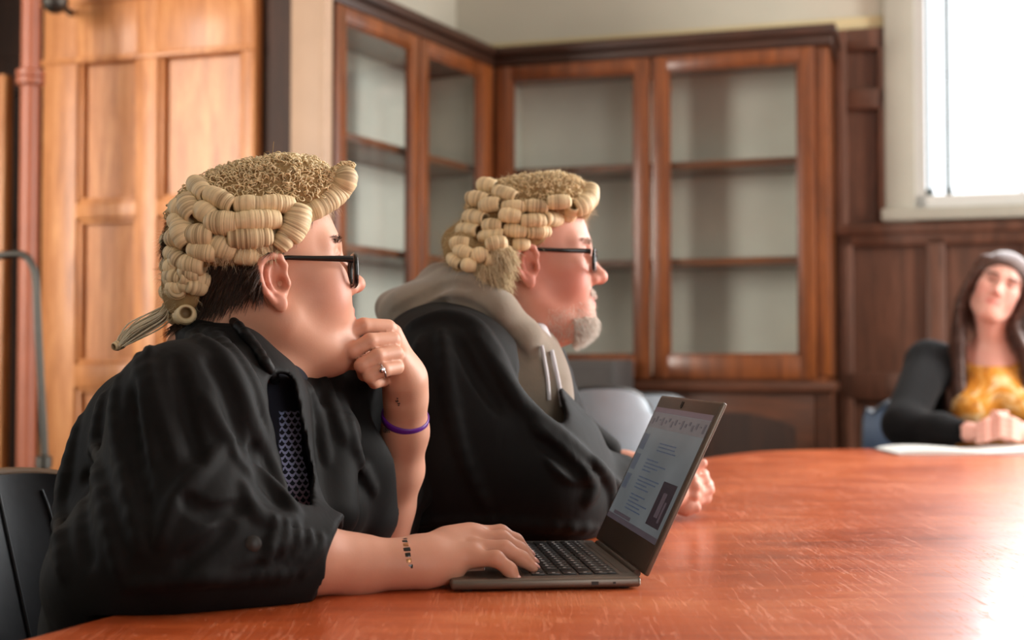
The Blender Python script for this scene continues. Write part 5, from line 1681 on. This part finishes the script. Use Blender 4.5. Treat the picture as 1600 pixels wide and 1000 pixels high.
# beard, moustache and cheek stubble
def beard_test(L):
    x, y, z = L[:, 0], np.abs(L[:, 1]), L[:, 2]
    chin = (x > 0.060) & (z < -0.082) & (z > -0.125) & (y < 0.04)
    jaw = (x > 0.012) & (z < -0.062 - (0.052 - x) * .2) & (z > -0.118)
    mous = (x > 0.088) & (z < -0.036) & (z > -0.0475) & (y < 0.03)
    return chin | mous | (jaw & (x > .02) & (y < .08))
roots, L = scalp(BV2, beard_test, 7500, rng, H2)
kp = (L[:, 2] < -0.082) & (L[:, 0] > .06) | (L[:, 2] > -.05) | (rng.uniform(0, 1, len(L)) < np.clip((-0.058 - L[:, 2]) / .05, 0, .5))
roots = roots[kp]; L = L[kp]; g = b.grad(roots)
ch = (L[:, 0] > 0.060) & (L[:, 2] < -0.082)
dl = np.stack([np.where(ch, 0.35, 0.0), np.zeros(len(L)), np.full(len(L), -0.9)], -1) @ Rm.T
ln = np.where(ch, rng.uniform(0.006, 0.015, len(L)), rng.uniform(0.0015, 0.004, len(L))); ln = np.where(L[:, 2] > -.05, 0.009, ln)
strands('beard', roots, dl + g * 0.55 + rng.normal(0, .18, roots.shape), ln, 0.00035, M_white_hair, man2, rng, 3, 0.1, 0.001)
def brow2(L): return (L[:, 0] > 0.062) & (np.abs(L[:, 1]) > 0.014) & (np.abs(L[:, 1]) < 0.050) & (np.abs(L[:, 2] - 0.038) < 0.004)
roots, L = scalp(BV2, brow2, 400, rng, H2); g = b.grad(roots)
dd_ = g * .6 + (np.stack([np.full(len(L), -.4), np.sign(L[:, 1]), L[:, 0] * 0], -1) @ Rm.T)
for q in (1, -1):
    m_ = L[:, 1] * q > 0
    strands('eyebrow', roots[m_], dd_[m_], rng.uniform(.005, .009, m_.sum()), 0.00035, M_white_hair, man2, rng, 2, 0)

# wig
def nape_mass(c):
    M0 = c.M; c.M = Matrix.Identity(4)
    c.chain([W(722, 392, 2.11), W(740, 415, 2.09), W(764, 430, 2.08)], [0.030, 0.024, 0.012], 0.02)
    c.chain([W(775, 392, 2.08), W(768, 422, 2.07)], [0.020, 0.012], 0.02)
    c.chain([W(718, 380, 2.18), W(722, 412, 2.16)], [0.03, 0.02], 0.02)
    c.M = M0
S2 = 3.125
C2 = zc([
    (535, 150, 600, 160, .0130, .5), (610, 190, 700, 215, .0120, .4), (480, 215, 560, 225, .0130, .5), (545, 260, 620, 250, .0125, .8),
    (650, 262, 740, 262, .0115, .7), (760, 255, 850, 262, .0115, .7), (870, 240, 960, 235, .0120, .8), (985, 255, 930, 330, .0140, .4),
    (470, 310, 550, 320, .0130, .5), (560, 350, 630, 350, .0125, .8), (640, 300, 720, 310, .0120, .9), (740, 330, 840, 330, .0115, .9), (850, 320, 915, 320, .0120, .7),
    (440, 370, 520, 375, .0125, .5), (540, 410, 640, 400, .0120, .8), (660, 370, 750, 375, .0115, .6), (770, 385, 860, 380, .0115, .7), (900, 330, 860, 410, .0130, .4),
    (400, 440, 470, 440, .0120, .5), (420, 470, 480, 490, .0115, .8), (570, 450, 650, 440, .0120, .8), (500, 500, 560, 490, .0125, .6),
    (390, 510, 430, 540, .0105, .5), (455, 540, 500, 550, .0110, .6), (560, 520, 640, 530, .0120, .4), (600, 600, 640, 560, .0115, .4), (520, 590, 580, 600, .0115, .4),
    (640, 690, 675, 685, .0065, 1.0), (700, 440, 760, 440, .0105, .3),
], 580, 240, S2)
wig2, wc2 = make_wig(H2, man2, rng, C2, far, 2200, 0.0026, 0.096, soft_loops=0.00075, extra=nape_mass)
FR2 = [(1070, 165), (1062, 215), (1035, 245), (1000, 262)]
Pf = [wc2.hit(580 + x / S2, 240 + y / S2) for x, y in FR2]
Yf = [h.y for h in Pf if h is not None] or [O2.y - .05]
Pf = [h if h is not None else W(580 + x / S2, 240 + y / S2, Yf[0] + 0.01) for h, (x, y) in zip(Pf, FR2)]
add_curl(None, None, 0.0165, wig2, rng, path=Pf)
wv = body_verts(wig2); pk = rng.choice(len(wv), 2500); G = wc2.grad(wv[pk])
strands('flyaway', wv[pk], G + rng.normal(0, .9, G.shape), rng.uniform(.006, .02, len(pk)), 0.0003, M_fuzz, wig2, rng, 3, 0.3, 0.002)
# the soft hair of the wig that falls over the nape
np_ = Soft()
np_.chain([W(736, 418, 2.09), W(756, 430, 2.075), W(776, 436, 2.07)], [0.020, 0.018, 0.010], 0.02)
np_.chain([W(782, 398, 2.065), W(774, 425, 2.065)], [0.019, 0.013], 0.02)
nape = skin(np_, 'nape_hair', 0.003, M_fuzz, wig2)
nv = body_verts(nape); pk = rng.choice(len(nv), 3800); G = np_.grad(nv[pk])
strands('nape_strands', nv[pk], G * 0.35 + np.array([[0.35, 0, -1.0]]) + rng.normal(0, .25, G.shape), rng.uniform(.012, .028, len(pk)), 0.0007, M_fuzz, wig2, rng, 3, 0.1, 0.0015)

# hoodie: thick collar that stands behind the neck and the hood lying on the back
hd = Soft()
hd.cap(N2 + Vector((-0.02, 0, -0.10)), HIP2, 0.13, 0.16, 0.05)
hd.cap(SR2.lerp(N2, .3), SL2.lerp(N2, .3), 0.06, 0.06, 0.05)
hd.chain([W(690, 452, 2.16), W(735, 462, 2.08), W(775, 490, 2.06), W(815, 530, 2.07), W(840, 556, 2.12)], [0.036, 0.036, 0.033, 0.030, 0.026], 0.02)
hd.chain([W(690, 448, 2.18), W(720, 440, 2.26), W(780, 470, 2.32), W(836, 540, 2.26)], [0.034, 0.034, 0.030, 0.024], 0.02)
hd.chain([W(700, 470, 2.12), W(645, 485, 2.12), W(618, 497, 2.14)], [0.040, 0.032, 0.018], 0.03)
hd.chain([W(690, 455, 2.18), W(648, 470, 2.22), W(612, 482, 2.20), W(618, 505, 2.14)], [0.034, 0.024, 0.020, 0.016], 0.03)
hd.ell(W(660, 480, 2.17), (0.060, 0.09, 0.028), 0.03)
hd.chain([W(838, 545, 2.13), W(838, 600, 2.10), W(842, 660, 2.10)], [0.030, 0.045, 0.055], 0.04)
hd.cap(hw((-0.02, 0, -0.02)), N2 + Vector((-0.0, 0, 0.02)), 0.060, 0.060, 0.010, 's')
hd.cap(hw((0.0, 0, -0.07)), N2 + Vector((0.03, 0, 0.01)), 0.050, 0.052, 0.010, 's')
for pts in ([(612, 492), (650, 470), (700, 445), (735, 448)], [(640, 500), (690, 476), (735, 480), (775, 510), (820, 560)], [(625, 500), (660, 490), (700, 470)]):
    hd.ridge([(v.x, v.y) for v in smooth_path([Vector((x, y, 0)) for x, y in pts], 4)], 0.005, 0.010, -0.1, 's')
skin(hd, 'hoodie', 0.0036, M_hood, man2)
hc = Soft(); hc.P = hd.P
cords = MB()
for pts in ([(846, 540), (850, 560), (855, 590), (858, 625)], [(862, 548), (868, 575), (874, 605), (878, 635)]):
    P_ = [hc.hit(x, y, 1.6, 2.6) or W(x, y, 2.1) for x, y in pts]
    y_ = min(p.y for p in P_); P_ = [Vector((p.x, min(p.y, y_ + .03) - 0.005, p.z)) for p in P_]
    cd = MB().tube(smooth_path(P_, 5), 0.0032, 10); adopt(cd.build('drawcord', M_cord, None, True, 80), man2)
tsn = Soft(); tsn.chain([W(842, 520, 2.11), W(848, 556, 2.10), W(850, 620, 2.085)], [0.016, 0.022, 0.030], 0.02)
skin(tsn, 'shirt_collar', 0.003, M_cord, man2)

# gown
r2 = Soft()
r2.cap(HIP2 + Vector((0, 0, -0.06)), Vector((-0.13, 2.20, 0.88)), 0.20, 0.165, 0.05)
r2.cap(SR2 + Vector((0.02, 0.02, -0.02)), SL2 + Vector((0, 0, -0.02)), 0.085, 0.075, 0.06)
r2.cap(W(705, 520, 2.13), SR2 + Vector((0, 0.02, 0)), 0.045, 0.08, 0.05)
r2.cap(W(665, 560, 2.10), W(610, 640, 2.12), 0.075, 0.095, 0.06)
r2.cap(SR2, ER2 + Vector((-0.02, 0, 0.0)), 0.090, 0.075, 0.06)
r2.chain([ER2 + Vector((-0.02, 0, 0.01)), W(960, 775, 2.13), W(1000, 782, 2.18)], [0.075, 0.055, 0.042], 0.05)
r2.cap(W(640, 770, 2.02), W(880, 790, 2.02), 0.060, 0.045, 0.07)
r2.cap(W(700, 700, 2.02), W(830, 700, 2.02), 0.10, 0.07, 0.07)
r2.cap(W(800, 640, 2.08), W(880, 690, 2.08), 0.07, 0.05, 0.06)
r2.chain([SL2 + Vector((-.03, 0, -.02)), W(862, 650, 2.38), W(905, 712, 2.43), W(952, 728, 2.43)], [0.060, 0.052, 0.045, 0.034], 0.03)
r2.chain([W(915, 670, 2.36), W(950, 702, 2.38)], [0.022, 0.024], 0.02)
r2.cap(W(866, 560, 2.26), W(876, 640, 2.28), 0.022, 0.032, 0.03)
r2.cap(W(560, 640, 2.15), W(560, 800, 2.10), 0.07, 0.08, 0.06)
r2.cap(N2 + Vector((0, 0, 0.10)), N2 + Vector((-0.01, 0, -0.03)), 0.085, 0.082, 0.012, 's')
r2.box(cut_c, (1.0, 1.7, 0.0205), 0.003, 0.002, 's', Matrix.Rotation(math.radians(-22.5), 3, 'Z'))
ol = [W(838, 520, 2.06), W(838, 560, 2.03), W(838, 600, 2.00), W(856, 650, 2.0)]
eye = Vector((0, 0, CZ))
for a, c_ in zip(ol, ol[1:]):
    for t in (-0.02, 0.0, 0.02, 0.04, 0.06, 0.08, 0.10, 0.12):
        r2.cap(a + (a - eye).normalized() * t, c_ + (c_ - eye).normalized() * t, 0.028, 0.024, 0.010, 's')
def R2(pts, r, k=.010, sink=.62, op='u'):
    r2.ridge([(v.x, v.y) for v in smooth_path([Vector((x, y, 0)) for x, y in pts], 4)], r, k, sink, op)
for pts, r in [
    ([(640, 510), (690, 495), (740, 510), (775, 560), (800, 610), (840, 650)], .012), ([(740, 520), (780, 580), (820, 640), (880, 690), (930, 730), (980, 770)], .013),
    ([(835, 665), (870, 700), (910, 735)], .011), ([(858, 715), (880, 738), (912, 748)], .011), ([(912, 735), (925, 760), (915, 785)], .009),
    ([(930, 720), (950, 755), (955, 800)], .009), ([(660, 530), (640, 600), (635, 700), (650, 790)], .012), ([(690, 520), (700, 600), (720, 700), (760, 790)], .010),
    ([(640, 815), (740, 812), (840, 820), (930, 826)], .008), ([(560, 620), (545, 700), (550, 790)], .010),]: R2(pts, r)
for pts, r in [([(715, 530), (740, 580), (780, 640)], .006), ([(845, 690), (880, 720), (905, 742)], .006), ([(600, 600), (600, 700)], .006)]: R2(pts, r, .012, -0.2, 's')
skin(r2, 'gown', 0.0042, M_robe, man2)
legs(Vector((HIP2.x, HIP2.y, 0.50)), Vector((0.94, -0.34, 0)), man2)

# ================================================================== person in yellow at the far end
rng = np.random.default_rng(17)
az3 = -106.0
O3 = W(1558, 456, 4.36)
H3 = frame(O3, az3, 7.0, -22.0, 0.95)
man3 = empty('person', (O3.x, O3.y, 0))
tag(man3, 'person with long brown hair, mustard top and black cardigan, hands clasped at the far end', 'person')
f3 = Vector((math.cos(math.radians(az3)), math.sin(math.radians(az3)), 0)); l3 = Vector((-f3.y, f3.x, 0))
N3 = W(1550, 545, 4.42)
SR3 = N3 - l3 * 0.20 + Vector((0, 0, -0.045)); SL3 = N3 + l3 * 0.20 + Vector((0, 0, -0.045))
ER3 = W(1412, 690, 4.22); EL3 = W(1700, 690, 4.15)
ER3.z = TZ + 0.055; EL3.z = TZ + 0.055
HR = W(1532, 676, 4.02); HL = W(1578, 676, 4.02)
HIP3 = Vector((N3.x + 0.02, N3.y + 0.10, 0.56))
b = Soft(H3); head(b, 0.001, 0.9, 0.0015)
hw = lambda p: H3 @ Vector(p)
b.M = Matrix.Identity(4)
b.cap(hw((-0.025, 0, -0.03)), N3, 0.050, 0.052, 0.03); b.cap(hw((0.0, 0, -0.07)), N3 + f3 * 0.02, 0.040, 0.045, 0.03)
b.cap(N3 + Vector((0, 0, -0.08)), HIP3, 0.09, 0.12, 0.05)
for S_, E_, Hh in ((SR3, ER3, HR), (SL3, EL3, HL)):
    b.cap(N3 + Vector((0, 0, -0.03)), S_, 0.05, 0.04, 0.04); b.cap(S_, E_, 0.038, 0.032, 0.03); b.chain([E_, E_.lerp(Hh, .85)], [0.032, 0.024], 0.03)
b.cap(ER3.lerp(HR, .85), HR, 0.026, 0.024, .02); b.cap(EL3.lerp(HL, .85), HL, 0.026, 0.024, .02)
for i in range(4):
    y = 655 + i * 9
    b.chain([W(1548, y, 3.99), W(1562, y - 3, 3.965), W(1580, y + 1, 3.965), W(1592, y + 5, 3.985)], [0.011, 0.0105, 0.0095, 0.008], 0.005)
    b.chain([W(1574, y + 3, 4.03), W(1560, y - 2, 3.98), W(1540, y + 4, 3.975), W(1528, y + 8, 3.99)], [0.011, 0.0105, 0.0095, 0.008], 0.005)
b.chain([W(1545, 660, 4.0), W(1558, 648, 3.98), W(1572, 646, 3.98)], [.012, .0105, .009], .006)
b.chain([W(1578, 660, 4.0), W(1566, 650, 3.99), W(1552, 646, 3.99)], [.012, .0105, .009], .006)
mk3 = head_marks(H3)
def marks3(V):
    a = mk3(V); Mi = np.array(H3.inverted()); L = V @ Mi[:3, :3].T + Mi[:3, 3]
    near = (np.abs(L) < .16).all(1)
    a['dark'] = near * np.clip(0.55 * np.exp(-(((np.abs(L[:, 1]) - .031) / .018) ** 2 + ((L[:, 2] - .018) / .008) ** 2)) * (L[:, 0] > .05), 0, .6); return a
body3 = skin(b, 'body', 0.0032, M_skin3, man3, marks3, 1)
BV3 = body_verts(body3); rng3 = np.random.default_rng(3)
def brow3(L): return (L[:, 0] > 0.060) & (np.abs(L[:, 1]) > 0.012) & (np.abs(L[:, 1]) < 0.052) & (np.abs(L[:, 2] - 0.038) < 0.004)
roots, L = scalp(BV3, brow3, 700, rng3, H3); g = b.grad(roots); Rm3 = np.array(H3.to_3x3().normalized())
dd_ = g * .3 + (np.stack([np.full(len(L), -.3), np.sign(L[:, 1]), L[:, 0] * 0], -1) @ Rm3.T)
for q in (1, -1):
    m_ = L[:, 1] * q > 0
    strands('eyebrow', roots[m_], dd_[m_], rng3.uniform(.006, .010, m_.sum()), 0.0006, M_brown, man3, rng3, 2, 0)
eyes(H3, man3)
# top and cardigan
tp = Soft()
tp.cap(N3 + Vector((0, 0, -0.15)) + f3 * 0.02, HIP3 + f3 * 0.02, 0.115, 0.15, 0.05)
tp.cap(SR3.lerp(N3, .35) + Vector((0, 0, -.03)), SL3.lerp(N3, .35) + Vector((0, 0, -.03)), 0.055, 0.055, 0.04)
for q in (1, -1): tp.ell(N3 + l3 * 0.07 * q + f3 * 0.09 + Vector((0, 0, -0.20)), (0.075, 0.075, 0.075), 0.04)
tp.cap(N3 + f3 * 0.16 + Vector((0, 0, 0.02)), N3 + f3 * 0.06 + Vector((0, 0, 0.02)), 0.07, 0.06, 0.02, 's')
tp.cap(hw((-0.02, 0, -0.02)), N3 + Vector((0, 0, 0.0)), 0.058, 0.060, 0.010, 's')
def floral():
    M = Mat('mustard_print_fabric'); v = M.coord()
    n = M.noise(v, 16, 3, 0.6, 1.0); n2 = M.noise(v, 38, 2)
    c = M.ramp(n, [(0.42, srgb(196, 124, 30)), (0.52, srgb(212, 146, 52)), (0.62, srgb(222, 190, 140))])
    c = M.mix(M.math('MULTIPLY', M.math('GREATER_THAN', n2, 0.62), 0.6), c, srgb(150, 92, 46))
    M.to(c, 'Base Color'); M.set(Roughness=0.85); return M.m
skin(tp, 'top', 0.005, floral(), man3)
cg = Soft()
for q, S_, E_, Hh in ((-1, SR3, ER3, HR), (1, SL3, EL3, HL)):
    cg.cap(N3 + l3 * 0.05 * q + Vector((0, 0, -0.045)) - f3 * .02, S_ + Vector((0, 0, -0.005)), 0.050, 0.060, 0.05)
    cg.cap(S_, E_ + Vector((0, 0, 0.012)), 0.072, 0.064, 0.05)
    cg.chain([E_ + Vector((0, 0, 0.005)), E_.lerp(Hh, .5), E_.lerp(Hh, .80)], [0.056, 0.046, 0.034], 0.04)
    cg.cap(N3 + l3 * 0.12 * q + Vector((0, 0, -0.10)), HIP3 + l3 * 0.13 * q, 0.065, 0.10, 0.05)
    cg.cap(N3 + l3 * 0.14 * q + Vector((0, 0, -0.10)) + f3 * .04, HIP3 + l3 * 0.15 * q + f3 * .04 + Vector((0, 0, 0.1)), 0.050, 0.06, 0.05)
cg.cap(N3 + Vector((0, 0, -0.10)) - f3 * .08, HIP3 - f3 * .06, 0.11, 0.15, 0.05)
cg.chain([ER3.lerp(HR, .76), HR.lerp(ER3, -.3)], [0.030, 0.034], 0.004, 's'); cg.chain([EL3.lerp(HL, .76), HL.lerp(EL3, -.3)], [0.030, 0.034], 0.004, 's')
skin(cg, 'cardigan', 0.005, cloth_mat('black_knit', srgb(7, 7, 9), srgb(13, 13, 15), 0.9, 500, 0.4, 0.05), man3)
# long hair
hs = Soft(H3)
hs.ell((-0.012, 0, 0.058), (0.114, 0.088, 0.088), 0.01)
hs.ell((-0.050, 0, -0.03), (0.060, 0.082, 0.10), 0.03)
hs.box((0.110, 0, -0.035), (0.080, 0.058, 0.105), 0.05, 0.02, 's')
hs.M = Matrix.Identity(4)
hk = np.random.default_rng(4)
for q in (1, -1):
    for i in range(13):
        t = i / 12; j = hk.uniform(-1, 1)
        a = hw((0.045 - 0.085 * t, (0.062 + 0.02 * math.sin(t * 3)) * q, 0.085)); m_ = hw((0.030 - 0.09 * t, 0.092 * q, -0.01 + j * .01)); n_ = hw((0.015 - 0.07 * t, 0.092 * q, -0.09))
        e1 = N3 + l3 * (0.095 + 0.035 * t + j * .012) * q + f3 * (0.075 - 0.06 * t) + Vector((0, 0, -0.045)); e2 = N3 + l3 * (0.085 + 0.06 * t * (1 if q < 0 else .6) + j * .02) * q + f3 * (0.155 - 0.05 * t) + Vector((0, 0, -0.16 - 0.10 * (1 - t)))
        e1 = e1 + f3 * 0.02; 
        hs.chain(smooth_path([a, m_, n_, e1, e2], 3), [0.016 - 0.011 * (k / 12) ** 2 for k in range(13)], 0.008)
M_lhair = hair_mat('long_brown_hair', srgb(50, 28, 20), srgb(92, 56, 40), 0.5)
hair3 = skin(hs, 'long_hair', 0.0036, M_lhair, man3, lambda V: {'hue': (np.sin(V[:, 0] * 900) * .5 + .5) * .8})
hv = body_verts(hair3); pk = hk.choice(len(hv), 5000); G = hs.grad(hv[pk])
strands('hair_strands', hv[pk], G * .15 + np.array([[0, 0, -1.0]]) + hk.normal(0, .1, G.shape), hk.uniform(.03, .06, len(pk)), .0007, M_lhair, man3, hk, 3, .0)
legs(Vector((HIP3.x, HIP3.y, 0.50)), f3, man3)
